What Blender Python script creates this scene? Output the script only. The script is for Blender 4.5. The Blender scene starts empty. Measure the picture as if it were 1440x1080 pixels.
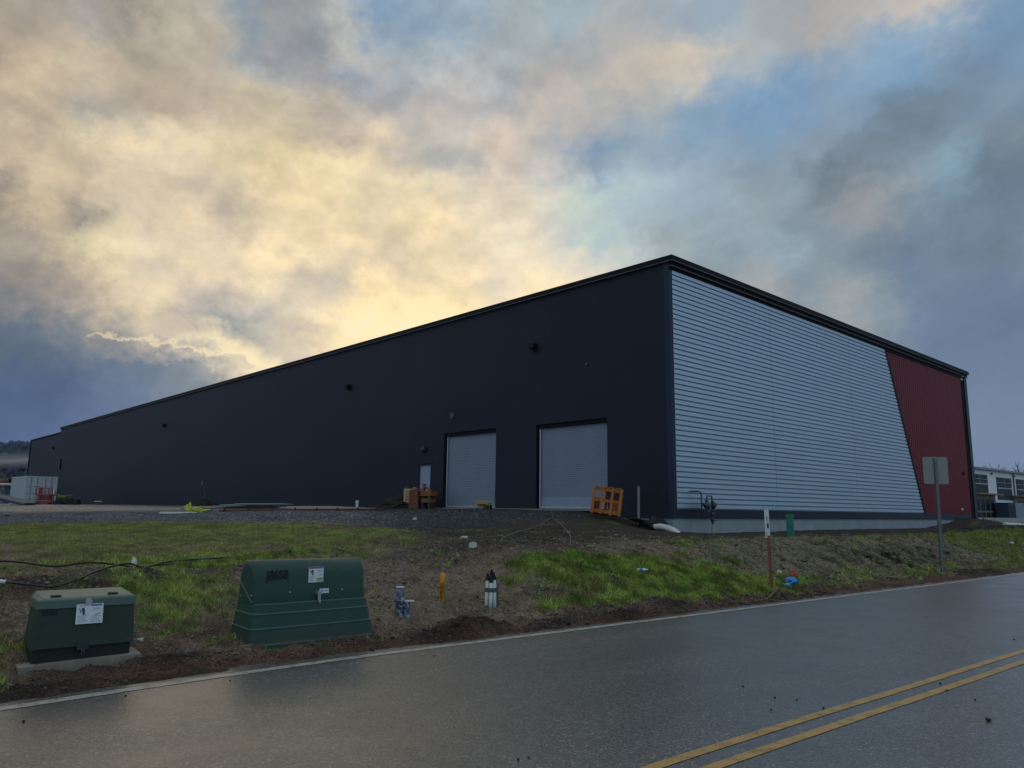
import bpy, bmesh, math, random
import numpy as np
from mathutils import Vector, Matrix, noise as mnoise
random.seed(7); rng = np.random.default_rng(7)
scene = bpy.context.scene
COL = scene.collection
R = math.radians

# ------------------------------------------------------------------ terrain maths
# s runs along the road (away to the right), d is the distance beyond the white edge line
SD = (0.7698, 0.6383); ND = (-0.6383, 0.7698); D0 = 7.75
ROADROT = math.atan2(SD[1], SD[0])
def bend(s):
    t = np.maximum(0.0, (4.5-np.asarray(s, float))/3.5)
    return -0.27*np.minimum(t**1.5, 1.5*t+4)
def to_xy(s, d):
    e = d+bend(s)
    return s*SD[0]+(e+D0)*ND[0], s*SD[1]+(e+D0)*ND[1]
def to_sd(x, y):
    s = x*SD[0]+y*SD[1]
    return s, x*ND[0]+y*ND[1]-D0-bend(s)
DK = [-900,-0.3,.13,.5,1,2,3,4,6,9,11,13,20,30,60,120,900]
TZ = {-40:[-.05,-.05,-.02,.05,.15,.45,.65,.75,.82,.9,1.0,1.1,1.2,1.3,1.4,1.45,1.3],
1.5:[-.05,-.05,-.02,.04,.1,.42,.62,.75,.82,.9,1.0,1.1,1.2,1.3,1.4,1.48,1.3],
4:[-.05,-.05,-.02,.05,.1,.3,.5,.64,.8,.98,1.06,1.14,1.28,1.37,1.46,1.52,1.3],
7:[-.05,-.05,-.02,.05,.1,.3,.52,.7,.9,1.06,1.13,1.2,1.35,1.43,1.5,1.54,1.3],
9:[-.05,-.05,-.02,.07,.2,.62,.85,.95,1.1,1.2,1.25,1.30,1.38,1.46,1.54,1.56,1.3],
11:[-.05,-.05,-.02,.07,.2,.52,.87,.98,1.18,1.3,1.34,1.37,1.41,1.49,1.57,1.58,1.3],
13:[-.05,-.05,-.02,.07,.2,.55,.93,.98,1.18,1.34,1.40,1.44,1.46,1.53,1.6,1.6,1.3],
17:[-.05,-.05,-.02,.07,.2,.55,.95,.94,1.0,1.2,1.42,1.5,1.53,1.59,1.63,1.63,1.3],
20:[-.05,-.05,-.02,.07,.2,.55,.95,.93,.9,.88,1.5,1.6,1.62,1.65,1.65,1.65,1.3],
24:[-.05,-.05,-.02,.05,.14,.5,.93,.94,.9,.84,.9,.86,.86,.9,1.2,1.3,1.2],
30:[-.05,-.05,-.02,.03,.07,.38,.78,.96,.93,.9,.88,.88,.86,.86,.9,1,1.2],
40:[-.05,-.05,-.02,.03,.1,.5,.85,.98,.95,.92,.9,.9,.88,.86,.9,1,1.2],
900:[-.05,-.05,-.02,.03,.1,.5,.85,.98,.95,.92,.9,.9,.88,.86,.9,1,1.2]}
SK = np.array(sorted(TZ), float)
def gz0(s, d):
    s = np.asarray(s, float); d = np.asarray(d, float)
    rows = [np.interp(d, DK, TZ[k]) for k in sorted(TZ)]
    out = np.where(s <= SK[0], rows[0], rows[-1])
    for i in range(len(SK)-1):
        m = (s > SK[i]) & (s <= SK[i+1])
        t = (s-SK[i])/(SK[i+1]-SK[i]); t = t*t*(3-2*t)
        out = np.where(m, rows[i]*(1-t)+rows[i+1]*t, out)
    return out
def gz(s, d):
    d = np.asarray(d, float)
    w = np.minimum(np.where(d > 0, .12*np.maximum(d, .3), .05), 3.0)
    return .25*gz0(s, d-w)+.5*gz0(s, d)+.25*gz0(s, d+w)
def P(s, d, dz=0.0):
    x, y = to_xy(s, d)
    return Vector((float(x), float(y), float(gz(s, d))+float(disp(s, d))+dz))
# numpy value noise
_perm = rng.random((256, 256))
def vnoise(x, y):
    xi = np.floor(x).astype(int); yi = np.floor(y).astype(int)
    fx = x-xi; fy = y-yi
    fx = fx*fx*fx*(fx*(fx*6-15)+10); fy = fy*fy*fy*(fy*(fy*6-15)+10)
    g = lambda a, b: _perm[a & 255, b & 255]
    return (g(xi, yi)*(1-fx)+g(xi+1, yi)*fx)*(1-fy)+(g(xi, yi+1)*(1-fx)+g(xi+1, yi+1)*fx)*fy
def fbm(x, y, o=4, ox=0.0):
    x = np.asarray(x, float); y = np.asarray(y, float)
    a = 1.0; r = 0.0; t = 0.0
    for i in range(o):
        c, sn = math.cos(i*1.1), math.sin(i*1.1)
        r = r+a*vnoise((x*c-y*sn)*2**i+ox+i*17.3, (x*sn+y*c)*2**i+ox*1.7+i*5.1); t += a; a *= .5
    return r/t
def sstep(a, b, x):
    t = np.clip((x-a)/(b-a), 0, 1); return t*t*(3-2*t)
def blob(s, d, cs, cd, rs, rd):
    return np.exp(-(((s-cs)/rs)**2+((d-cd)/rd)**2))
MOUNDS = [(6.3,.45,.5,.2,.13),(5.7,.35,.5,.18,.07),(10.3,.5,.45,.25,.10),(8.4,1.45,.30,.22,.07),(10.0,1.5,.35,.25,.09),(2.5,.6,.4,.2,.08),(1.0,.35,.7,.2,.06),
          (7.6,.35,.5,.18,.07),(9.0,.3,.6,.15,.06),(22.9,.55,.5,.2,.08),(24.2,.45,.6,.2,.07),(3.0,3.6,.7,.35,.10),(1.9,3.1,.7,.4,.08),(4.6,4.0,.5,.3,.07),
          (51.5,10.3,4.0,1.5,.55),(36.0,4.3,4.5,.8,.14),(5.2,2.2,.9,.5,-.05),(41,5.0,4.0,1.2,.2)]
def scrape(s, d):
    # grooves running down the bank
    w = (fbm(s*1.5, d*1.5, 2, 61)-.5)*.5
    return sstep(.5, .72, fbm((s+w-.1*d)*3.6, d*.75, 4, 31))
def disp(s, d):
    s = np.asarray(s, float); d = np.asarray(d, float)
    near = sstep(0.02, .35, d)*(1-sstep(5.5, 9, d))
    z = near*((fbm(s*1.6, d*1.6, 2, 3)-.5)*.10+(fbm(s*5, d*5, 3, 9)-.5)*.09+(fbm(s*13, d*13, 2, 5)-.5)*.05)
    pad = sstep(4, 8, d)
    z = z+pad*((fbm(s*.5, d*.5, 3, 21)-.5)*.07+(fbm(s*4, d*4, 2, 8)-.5)*.03)*(1-.7*sstep(30, 60, d))
    # excavator scrapes across the right hand bank
    g = sstep(14.5, 17, s)*(1-sstep(26, 32, s))*sstep(.9, 1.4, d)*(1-sstep(2.9, 3.5, d))
    r = scrape(s, d)
    z = z-g*r*.17+g*.05
    lip = sstep(.1, .2, d)*(1-sstep(.3, .7, d))
    z = z+lip*(fbm(s*2.2, d*2, 3, 44)-.35)*.09
    for cs, cd, rs, rd, h in MOUNDS:
        z = z+blob(s, d, cs, cd, rs, rd)*h*(.75+.5*fbm(s*7, d*7, 2, 2))
    # churned line between the soil and the grass crest
    return z*sstep(-.05, .2, d)+np.where(d < .2, (fbm(s*3, d*5, 3, 4)-.5)*.05*sstep(-.25, .1, d), 0)
def gravel_mask(s, d):
    b = np.interp(s, [-40, 1, 4, 6.5, 8.5, 9.5, 11, 14, 17, 20, 23, 26], [14.8, 14.8, 14.2, 13.2, 11, 7.0, 6.5, 8.5, 10.5, 12, 60, 90])
    return sstep(-.8, .6, d-b+(fbm(s*.8, d*.8, 3, 12)-.5)*2.2)
def grass_mask(s, d):
    n = fbm(s*1.1, d*1.1, 4, 55); n2 = fbm(s*4, d*4, 3, 66)
    m = 0*s; n3 = fbm(s*2.2, d*2.2, 3, 88)
    m = m+1.0*blob(s, d, 4.8, 7.6, 3.6, 3.0)+1.0*blob(s, d, 6.2, 10.5, 3.2, 3.0)+.55*blob(s, d, 1.2, 9, 3, 3.5)+.6*blob(s, d, 3, 13, 4, 2)+.6*blob(s, d, 7.4, 6.3, 1.6, 1.1)
    m = m+1.25*blob(s, d, 4.0, 4.7, 1.3, .55)+1.25*blob(s, d, 3.1, 2.9, .8, .9)+.6*blob(s, d, 2.9, 1.9, .4, .7)
    m = m+.75*blob(s, d, .6, 2.2, .6, 1.3)+.55*blob(s, d, -3, 3, 3.4, 3)+.35*blob(s, d, 1.3, .6, 1.0, .3)
    m = m+1.2*blob(s, d, 9.9, 2.1, 1.5, .75)+1.1*blob(s, d, 11.9, 1.7, 1.4, .8)+.8*blob(s, d, 10.4, .95, 1.8, .35)+.7*blob(s, d, 13, 1.3, 1.0, .6)
    m = m+.9*sstep(12.5, 14, s)*blob(s, d, 18, .95, 60, .38)*(.45+.55*sstep(.35,.6,fbm(s*.8,d*.5,2,77)))
    m = m+.95*sstep(25, 30, s)*sstep(.6, 1.0, d)*(1-sstep(3.4, 4.2, d))
    m = m+.45*sstep(12, 14, s)*blob(s, d, 16, 3.1, 60, .5)+.5*blob(s,d,8.2,1.0,.6,.2)
    return np.clip((m*(.30+1.25*n)-.31-(.5-n2)*.9-(.5-n3)*(1.1+.9*sstep(5, 6.5, d)))*1.7, 0, 1)*sstep(.22, .5, d)*(1-gravel_mask(s, d))

# ------------------------------------------------------------------ material helpers
def lin(c):
    f = lambda v: (v/12.92 if v <= .04045 else ((v+.055)/1.055)**2.4)
    return tuple(f(v/255.0) for v in c)
def newmat(name):
    m = bpy.data.materials.new(name); m.use_nodes = True
    nt = m.node_tree; return m, nt, nt.nodes['Principled BSDF']
def N(nt, t, **kw):
    n = nt.nodes.new(t)
    for k, v in kw.items(): setattr(n, k, v)
    return n
def mathn(nt, op, a, b=None, c=None, clamp=False):
    n = N(nt, 'ShaderNodeMath', operation=op); n.use_clamp = clamp
    for i, v in enumerate((a, b, c)):
        if v is None: continue
        if isinstance(v, (int, float)): n.inputs[i].default_value = v
        else: nt.links.new(v, n.inputs[i])
    return n.outputs[0]
def noise_tex(nt, scale, detail=4, rough=.55, vec=None, dist=0):
    n = N(nt, 'ShaderNodeTexNoise'); n.inputs['Scale'].default_value = scale
    n.inputs['Detail'].default_value = detail; n.inputs['Roughness'].default_value = rough
    n.inputs['Distortion'].default_value = dist
    if vec is not None: nt.links.new(vec, n.inputs['Vector'])
    return n.outputs['Fac']
def ramp(nt, fac, stops, interp='LINEAR'):
    r = N(nt, 'ShaderNodeValToRGB'); r.color_ramp.interpolation = interp
    e = r.color_ramp.elements
    while len(e) < len(stops): e.new(.5)
    for i, (p, c) in enumerate(stops):
        e[i].position = p; e[i].color = (*c[:3], 1)
    nt.links.new(fac, r.inputs[0]); return r.outputs[0]
def mixc(nt, fac, a, b, mode='MIX'):
    n = N(nt, 'ShaderNodeMix', data_type='RGBA', blend_type=mode)
    for k, v in ((0, fac), (6, a), (7, b)):
        if isinstance(v, (int, float)): n.inputs[k].default_value = v
        elif isinstance(v, tuple): n.inputs[k].default_value = (*v[:3], 1)
        else: nt.links.new(v, n.inputs[k])
    return n.outputs[2]
def bump(nt, bsdf, h, strength=.3, dist=.01):
    b = N(nt, 'ShaderNodeBump'); b.inputs['Strength'].default_value = strength; b.inputs['Distance'].default_value = dist
    nt.links.new(h, b.inputs['Height']); nt.links.new(b.outputs[0], bsdf.inputs['Normal'])
def objco(nt): return N(nt, 'ShaderNodeTexCoord').outputs['Object']
MC = {}
def M(name, col, rough=.6, metal=0.0, var=.25, scale=6.0, bmp=0.0, bscale=60.0, dirt=0.0, dirtcol=(.06,.045,.035), spec=.5, dirtz=.25):
    """plain painted / metal / wood surface: colour with large and small blotches, optional grime towards the foot"""
    if name in MC: return MC[name]
    m, nt, b = newmat(name); co = objco(nt)
    f1 = noise_tex(nt, scale, 6, .6, co); f2 = noise_tex(nt, scale*7.3, 4, .6, co)
    f = mathn(nt, 'MULTIPLY_ADD', f2, .45, mathn(nt, 'MULTIPLY', f1, .55))
    c = ramp(nt, f, [(.3, tuple(v*(1-var) for v in col)), (.7, tuple(min(1, v*(1+var)) for v in col))])
    if dirt > 0:
        sp = N(nt, 'ShaderNodeSeparateXYZ'); nt.links.new(co, sp.inputs[0])
        g = mathn(nt, 'MULTIPLY_ADD', f1, dirtz*1.6, mathn(nt, 'MULTIPLY', sp.outputs[2], -1.0))
        g = mathn(nt, 'MULTIPLY', mathn(nt, 'ADD', g, .0, clamp=False), 1/dirtz, clamp=True)
        g = mathn(nt, 'MULTIPLY', g, dirt, clamp=True)
        sp2 = mathn(nt, 'MULTIPLY', mathn(nt, 'SUBTRACT', f2, .55, clamp=True), dirt*2, clamp=True)
        g = mathn(nt, 'MAXIMUM', g, sp2)
        c = mixc(nt, g, c, dirtcol)
    nt.links.new(c, b.inputs['Base Color'])
    rr = mathn(nt, 'MULTIPLY_ADD', f2, .25, rough-.12, clamp=True); nt.links.new(rr, b.inputs['Roughness'])
    b.inputs['Metallic'].default_value = metal; b.inputs['Specular IOR Level'].default_value = spec
    if bmp > 0: bump(nt, b, noise_tex(nt, bscale, 4, .6, co), bmp, .01)
    MC[name] = m; return m

# ------------------------------------------------------------------ mesh builder
class MB:
    def __init__(self): self.v = []; self.f = []; self.mi = []; self.sm = []
    def add(self, vs, fs, mi=0, sm=False):
        o = len(self.v); self.v += [tuple(p) for p in vs]
        for f in fs: self.f.append([o+i for i in f]); self.mi.append(mi); self.sm.append(sm)
        return self
    def box(self, c, size, mi=0, rot=None, taper=None):
        x, y, z = (v/2 for v in size); t = taper or 1.0
        vs = [Vector((a*x*(t if cc > 0 else 1), b*y*(t if cc > 0 else 1), cc*z)) for cc in (-1, 1) for b in (-1, 1) for a in (-1, 1)]
        if rot is not None: vs = [rot @ p for p in vs]
        c = Vector(c); vs = [p+c for p in vs]
        return self.add(vs, [(0,2,3,1),(4,5,7,6),(0,1,5,4),(1,3,7,5),(3,2,6,7),(2,0,4,6)], mi)
    def box2(self, a, b, mi=0):
        return self.box([(a[i]+b[i])/2 for i in range(3)], [abs(b[i]-a[i]) for i in range(3)], mi)
    def beam(self, p0, p1, w, h, mi=0, roll=0.0):
        p0, p1 = Vector(p0), Vector(p1); d = p1-p0
        q = d.to_track_quat('Z', 'Y').to_matrix() @ Matrix.Rotation(roll, 3, 'Z')
        return self.box((p0+p1)/2, (w, h, d.length), mi, q)
    def loft(self, rings, mi=0, sm=False, cap0=True, cap1=True, closed=True):
        n = len(rings[0]); vs = [p for r in rings for p in r]; fs = []
        for k in range(len(rings)-1):
            for i in range(n if closed else n-1):
                j = (i+1) % n; fs.append((k*n+i, k*n+j, (k+1)*n+j, (k+1)*n+i))
        self.add(vs, fs, mi, sm)
        if cap0: self.add(rings[0], [tuple(reversed(range(n)))], mi)
        if cap1: self.add(rings[-1], [tuple(range(n))], mi)
        return self
    def cyl(self, p0, p1, r0, r1=None, n=16, mi=0, sm=True):
        r1 = r0 if r1 is None else r1
        p0, p1 = Vector(p0), Vector(p1); q = (p1-p0).to_track_quat('Z', 'Y').to_matrix()
        rg = lambda p, r: [p+q @ Vector((math.cos(2*math.pi*i/n)*r, math.sin(2*math.pi*i/n)*r, 0)) for i in range(n)]
        return self.loft([rg(p0, r0), rg(p1, r1)], mi, sm)
    def lathe(self, prof, c=(0, 0, 0), n=20, mi=0, axis=None):
        c = Vector(c); q = Matrix.Identity(3) if axis is None else Vector(axis).to_track_quat('Z', 'Y').to_matrix()
        rings = [[c+q @ Vector((math.cos(2*math.pi*i/n)*r, math.sin(2*math.pi*i/n)*r, z)) for i in range(n)] for r, z in prof]
        return self.loft(rings, mi, True)
    def tube(self, pts, r, n=8, mi=0):
        pts = [Vector(p) for p in pts]; rings = []
        up = Vector((0, 0, 1)); prev = None
        for i, p in enumerate(pts):
            d = (pts[min(i+1, len(pts)-1)]-pts[max(i-1, 0)]).normalized()
            if prev is None:
                a = d.cross(up); a = a.normalized() if a.length > 1e-3 else Vector((1, 0, 0))
            else:
                a = (prev-d*prev.dot(d)).normalized()
            prev = a; b = d.cross(a); rr = r[i] if isinstance(r, (list, tuple)) else r
            rings.append([p+(a*math.cos(2*math.pi*k/n)+b*math.sin(2*math.pi*k/n))*rr for k in range(n)])
        return self.loft(rings, mi, True)
    def quad(self, a, b, c, d, mi=0): return self.add([a, b, c, d], [(0, 1, 2, 3)], mi)
    def blobm(self, c, size, seed=0, amp=.3, sub=2, mi=0, freq=2.0, sm=False, rot=None):
        bm = bmesh.new(); bmesh.ops.create_icosphere(bm, subdivisions=sub, radius=1)
        o = Vector((seed*13.1, seed*7.7, seed*3.3)); c = Vector(c); vs = []
        for v in bm.verts:
            k = 1+amp*mnoise.noise(v.co*freq+o)*1.6
            p = Vector((v.co.x*size[0], v.co.y*size[1], v.co.z*size[2]))*k
            if rot is not None: p = rot @ p
            vs.append(c+p)
        fs = [[v.index for v in f.verts] for f in bm.faces]; bm.free()
        return self.add(vs, fs, mi, sm)
    def build(self, name, mats, parent=None, bevel=0.0, seg=2, loc=None):
        me = bpy.data.meshes.new(name); me.from_pydata(self.v, [], self.f); me.update()
        for m in (mats if isinstance(mats, (list, tuple)) else [mats]): me.materials.append(m)
        me.polygons.foreach_set('material_index', self.mi); me.polygons.foreach_set('use_smooth', self.sm)
        bm = bmesh.new(); bm.from_mesh(me); bmesh.ops.recalc_face_normals(bm, faces=bm.faces); bm.to_mesh(me); bm.free()
        o = bpy.data.objects.new(name, me); COL.objects.link(o)
        if parent is not None: o.parent = parent
        if loc is not None: o.location = loc
        if bevel > 0:
            b = o.modifiers.new('bevel', 'BEVEL'); b.width = bevel; b.segments = seg; b.limit_method = 'ANGLE'; b.angle_limit = R(40)
        return o
def smooth_curve(pts, n=8):
    """Catmull-Rom through the points"""
    pts = [Vector(p) for p in pts]; out = []
    for i in range(len(pts)-1):
        p0 = pts[max(i-1, 0)]; p1 = pts[i]; p2 = pts[i+1]; p3 = pts[min(i+2, len(pts)-1)]
        for k in range(n):
            t = k/n
            out.append(.5*((2*p1)+(p2-p0)*t+(2*p0-5*p1+4*p2-p3)*t*t+(3*p1-p0-3*p2+p3)*t**3))
    out.append(pts[-1]); return out
def thing(name, label, cat, loc=(0, 0, 0), rotz=0.0, group=None, tilt=None):
    o = bpy.data.objects.new(name, None); COL.objects.link(o); o.location = loc
    o.rotation_euler = (tilt[0], tilt[1], rotz) if tilt else (0, 0, rotz)
    o.empty_display_size = .2
    return tag(o, label, cat, group)
def tag(o, label, cat, group=None):
    o['label'] = label; o['category'] = cat
    if group: o['group'] = group
    return o
def structure(o): o['kind'] = 'structure'; return o
def text_part(name, body, size, mat, parent, loc, rot, extrude=.002, label=None, squash=1.0):
    cu = bpy.data.curves.new(name, 'FONT'); cu.body = body; cu.size = size; cu.extrude = extrude; cu.align_x = 'CENTER'; cu.align_y = 'CENTER'; cu.offset = size*.02
    t = bpy.data.objects.new(name, cu); COL.objects.link(t)
    bpy.context.view_layer.update()
    me = bpy.data.meshes.new_from_object(t.evaluated_get(bpy.context.evaluated_depsgraph_get()))
    bpy.data.objects.remove(t); bpy.data.curves.remove(cu)
    o = bpy.data.objects.new(name, me); COL.objects.link(o); me.name = name
    me.materials.clear(); me.materials.append(mat)
    o.parent = parent; o.location = loc; o.rotation_euler = rot; o.scale = (squash, 1, 1)
    if label: o['label'] = label
    return o

# ------------------------------------------------------------------ camera
cd = bpy.data.cameras.new('camera'); cam = bpy.data.objects.new('camera', cd); COL.objects.link(cam); scene.camera = cam
cd.sensor_width = 36; cd.sensor_fit = 'HORIZONTAL'; cd.lens = 36*1067/1440; cd.clip_start = .05; cd.clip_end = 6000
cam.location = (0, 0, 1.6)
_p, _r = R(9.43), R(.74)
F_ = Vector((0, math.cos(_p), math.sin(_p))); U_ = Vector((0, -math.sin(_p), math.cos(_p))); X_ = Vector((1, 0, 0))
X2 = X_*math.cos(_r)+U_*math.sin(_r); U2 = U_*math.cos(_r)-X_*math.sin(_r)
cam.rotation_euler = Matrix((X2, U2, -F_)).transposed().to_euler()

# ------------------------------------------------------------------ sky and light
SUN_AZ, SUN_EL = -9.0, 9.0
SKY = "-36.5,29.8,165,155,140;-34.5,30.0,165,155,143;-35.5,28.1,165,150,130;-35.6,27.2,150,140,120;-33.7,26.6,195,178,148;-33.2,29.4,165,155,135;-31.6,30.9,155,152,148;-29.2,31.5,138,135,125;-29.3,30.5,145,140,128;-30.8,27.8,195,180,150;-28.2,28.8,170,160,138;-26.0,30.6,175,168,148;-24.9,31.3,190,182,158;-22.6,31.3,165,160,150;-22.3,33.1,145,148,155;-21.2,33.1,120,140,165;-23.5,29.6,165,155,140;-27.2,27.8,170,158,135;-31.0,25.8,165,160,152;-30.5,25.3,145,150,152;-33.9,25.2,190,175,145;-35.5,24.6,180,165,140;-34.9,22.8,145,138,125;-35.5,21.4,185,165,145;-33.5,21.6,205,190,155;-32.0,23.3,210,198,160;-30.2,24.0,220,200,160;-27.7,23.4,230,210,172;-24.4,24.3,220,205,165;-21.6,25.2,210,198,155;-20.8,28.1,190,178,150;-23.8,27.6,190,175,155;-24.7,22.1,195,182,162;-35.3,19.9,110,108,108;-31.4,20.8,180,165,140;-33.4,20.4,205,185,150;-27.5,21.8,205,190,160;-33.6,18.8,205,188,150;-33.1,18.0,200,180,145;-31.1,18.6,140,138,130;-31.1,17.9,150,142,130;-34.6,16.8,150,142,130;-29.1,20.1,205,192,165;-28.7,18.3,225,210,170;-30.5,16.9,218,205,155;-28.5,16.5,225,208,165;-27.3,14.8,235,215,172;-27.6,18.1,205,190,160;-24.0,19.1,210,195,165;-25.7,16.9,195,185,168;-23.4,20.2,232,212,168;-21.2,20.5,190,178,155;-20.0,17.9,248,225,175;-23.7,16.0,228,208,165;-22.0,18.2,220,205,170;-24.5,14.2,185,178,165;-21.2,14.6,190,180,165;-26.7,13.2,215,200,160;-28.9,13.6,185,170,145;-31.0,13.8,165,152,138;-33.2,14.8,145,138,130;-34.1,12.8,125,125,128;-32.6,12.6,128,128,130;-30.5,12.4,130,132,138;-27.9,12.1,145,143,145;-34.0,11.0,88,100,130;-32.4,10.8,92,105,135;-30.0,11.1,110,118,135;-25.3,12.6,180,168,155;-23.4,12.3,170,162,152;-21.6,12.8,140,148,155;-19.9,12.9,175,172,165;-27.4,11.0,190,178,160;-25.8,11.0,190,178,160;-24.3,11.0,225,210,175;-23.1,10.9,225,210,175;-20.7,11.1,245,225,180;-19.7,10.2,245,225,185;-21.9,10.6,225,210,170;-32.5,8.5,72,90,135;-28.5,9.4,95,112,148;-26.4,9.8,100,115,148;-24.1,9.7,105,120,150;-25.0,8.7,105,120,150;-22.3,9.2,108,122,150;-21.7,8.5,110,125,152;-18.6,33.8,150,148,150;-16.4,32.4,140,144,155;-18.4,31.2,155,155,160;-21.1,31.2,150,158,172;-13.6,32.8,185,182,175;-12.5,32.2,178,175,172;-11.5,34.3,120,150,190;-9.7,33.2,125,152,190;-7.4,34.7,138,160,192;-4.5,35.3,150,165,188;-8.5,31.7,150,158,172;-13.5,30.5,140,152,178;-16.2,30.4,160,155,155;-10.7,30.6,165,168,175;-5.0,31.0,185,182,182;-1.5,32.3,160,165,175;-17.1,28.2,185,175,155;-13.9,29.1,188,178,160;-15.2,27.8,165,155,145;-9.5,28.6,165,163,163;-6.0,27.9,185,178,170;-2.0,29.9,170,172,178;-20.2,27.8,190,180,150;-18.0,25.8,215,200,155;-19.5,25.1,200,185,145;-13.7,24.4,232,212,165;-15.7,23.4,235,212,160;-11.5,25.5,215,198,162;-9.3,25.2,185,178,165;-4.8,24.8,175,178,175;-7.1,26.8,175,170,162;-1.4,26.6,205,190,170;-20.7,21.0,170,162,148;-22.8,21.7,205,190,155;-17.8,22.9,240,215,165;-16.6,21.1,220,200,160;-12.5,22.5,210,195,160;-9.2,22.3,225,208,165;-5.8,21.4,238,215,165;-7.5,21.8,245,220,165;-3.6,22.5,220,205,175;-1.3,20.0,228,215,185;-4.1,20.0,210,198,165;-7.9,18.7,190,178,155;-10.7,19.6,230,210,165;-13.4,19.9,235,212,165;-17.5,18.5,245,222,170;-15.4,17.2,215,198,160;-12.2,18.2,205,190,160;-14.3,16.5,200,190,165;-16.3,16.1,195,185,165;-13.2,16.1,165,165,165;-10.1,17.6,235,212,168;-11.1,16.5,245,220,165;-6.7,16.7,240,218,170;-4.5,16.8,238,215,170;-8.9,16.1,225,205,160;-12.0,14.3,240,215,160;-14.6,13.6,240,218,170;-10.9,12.8,252,232,175;-7.7,14.0,255,235,170;-13.0,12.2,235,215,170;-5.6,14.6,250,228,165;-3.4,15.2,235,215,165;-17.2,13.2,205,192,165;-16.0,11.5,195,185,165;-18.1,11.8,170,168,160;-1.2,16.9,225,212,180;-9.8,12.3,255,235,180;-6.6,13.5,255,235,170;0.8,33.7,165,172,178;2.0,32.3,172,172,170;4.3,34.9,150,165,185;7.2,33.1,168,170,172;11.8,31.9,195,182,162;14.6,31.6,198,188,168;8.9,31.2,185,178,165;17.8,32.1,182,178,172;19.0,32.8,165,170,180;13.0,34.4,155,165,185;16.3,34.5,150,165,190;21.1,33.8,160,165,172;25.1,32.6,178,172,165;26.5,31.5,165,168,172;30.7,32.1,190,182,168;30.6,30.9,135,158,190;34.8,30.2,108,140,185;29.6,29.5,112,150,198;25.9,29.9,120,155,198;20.9,29.9,125,158,198;15.6,29.7,125,155,195;11.2,29.2,160,165,175;7.2,29.9,175,172,165;3.2,30.4,185,178,168;0.9,28.6,188,180,168;20.8,28.1,110,150,200;18.2,28.0,112,150,200;14.4,27.5,125,155,195;25.7,27.7,125,150,185;32.5,27.6,118,138,168;35.2,26.0,112,135,172;2.1,25.6,190,185,175;5.5,26.6,120,150,190;7.7,27.0,130,152,185;8.8,25.0,160,175,192;12.7,25.7,140,160,188;15.4,26.0,140,160,188;19.7,26.4,128,155,190;23.1,25.5,140,152,175;29.3,25.7,112,128,152;30.2,26.0,108,125,150;32.2,24.6,118,138,165;35.0,23.6,120,132,152;27.3,23.9,112,125,150;25.4,23.3,120,130,150;23.9,22.8,112,122,140;30.8,22.5,125,158,190;34.0,21.6,102,118,145;0.9,22.6,205,195,172;4.3,23.1,190,200,205;7.1,23.0,178,190,202;9.9,22.4,165,182,202;14.3,22.6,155,172,195;17.9,21.8,145,155,170;15.3,21.1,160,178,198;12.1,20.3,150,158,165;20.5,22.0,140,155,178;22.9,20.8,145,155,172;27.6,22.0,150,155,160;26.6,20.7,150,152,158;29.8,20.7,118,138,165;33.8,19.0,108,122,150;1.0,19.5,225,215,185;4.3,20.6,200,205,205;7.1,20.0,170,192,212;9.9,19.9,180,190,195;2.1,16.9,245,222,175;6.0,17.9,210,205,192;8.2,19.4,190,198,200;15.2,19.3,140,152,168;17.8,19.4,155,170,188;16.2,18.5,135,148,165;20.3,18.1,150,170,195;20.3,19.4,120,135,155;24.1,18.2,130,142,162;28.7,18.5,110,125,155;33.6,17.3,105,118,145;34.9,18.0,115,138,170;18.2,16.6,158,158,158;20.2,17.2,140,148,160;21.6,16.0,130,142,162;23.9,14.3,150,155,160;27.1,14.0,135,145,160;25.9,16.1,112,128,155;29.3,15.2,105,122,158;33.3,13.7,102,118,155;29.1,11.9,108,125,165;33.1,11.0,105,122,160;33.7,8.7,108,125,165;32.8,6.5,112,128,168;33.3,3.8,112,130,172;-32.4,6.7,72,92,145;-29.5,6.5,85,105,155;-26.2,7.2,92,112,158;-33.3,4.8,72,95,150;-31.8,4.9,75,98,155;-33.1,3.0,85,103,155;-16.8,7.8,150,148,150;-6.5,9.3,215,195,155;4.3,10.5,200,195,180;15.0,12.4,160,165,165;22.2,8.0,130,142,165;-1.0,5.1,170,165,155;-21.3,3.0,110,122,150;19.6,2.1,120,135,165"
smp = np.array([[float(v) for v in q.split(',')] for q in SKY.split(';')])
def _tone(c):
    g = .3*c[0]+.59*c[1]+.11*c[2]; k = .72 if c[2] > c[0] else .88
    return tuple(g+(v-g)*k+o for v, o in zip(c, ((-4, 2, -1) if c[2] > c[0]+12 else (5, 3, 4) if c[0] > c[2]+14 else (0, 1, 1))))
smp_c = np.array([lin(_tone(c)) for c in smp[:, 2:5]])
def sky_at(az, el):
    """colour of the evening cloud cover in a direction (degrees), from a table of directions"""
    dx = (smp[:, 0]-az)*math.cos(R(el)); dy = smp[:, 1]-el
    w = 1/((dx*dx+dy*dy)+.8)**2.6
    return (smp_c*w[:, None]).sum(0)/w.sum()
world = bpy.data.worlds.new('World'); scene.world = world; world.use_nodes = True
nt = world.node_tree; nt.nodes.clear()
tc = N(nt, 'ShaderNodeTexCoord').outputs['Generated']
def vsep(v):
    s = N(nt, 'ShaderNodeSeparateXYZ'); nt.links.new(v, s.inputs[0]); return s.outputs
sx, sy, sz = vsep(tc)
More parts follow.
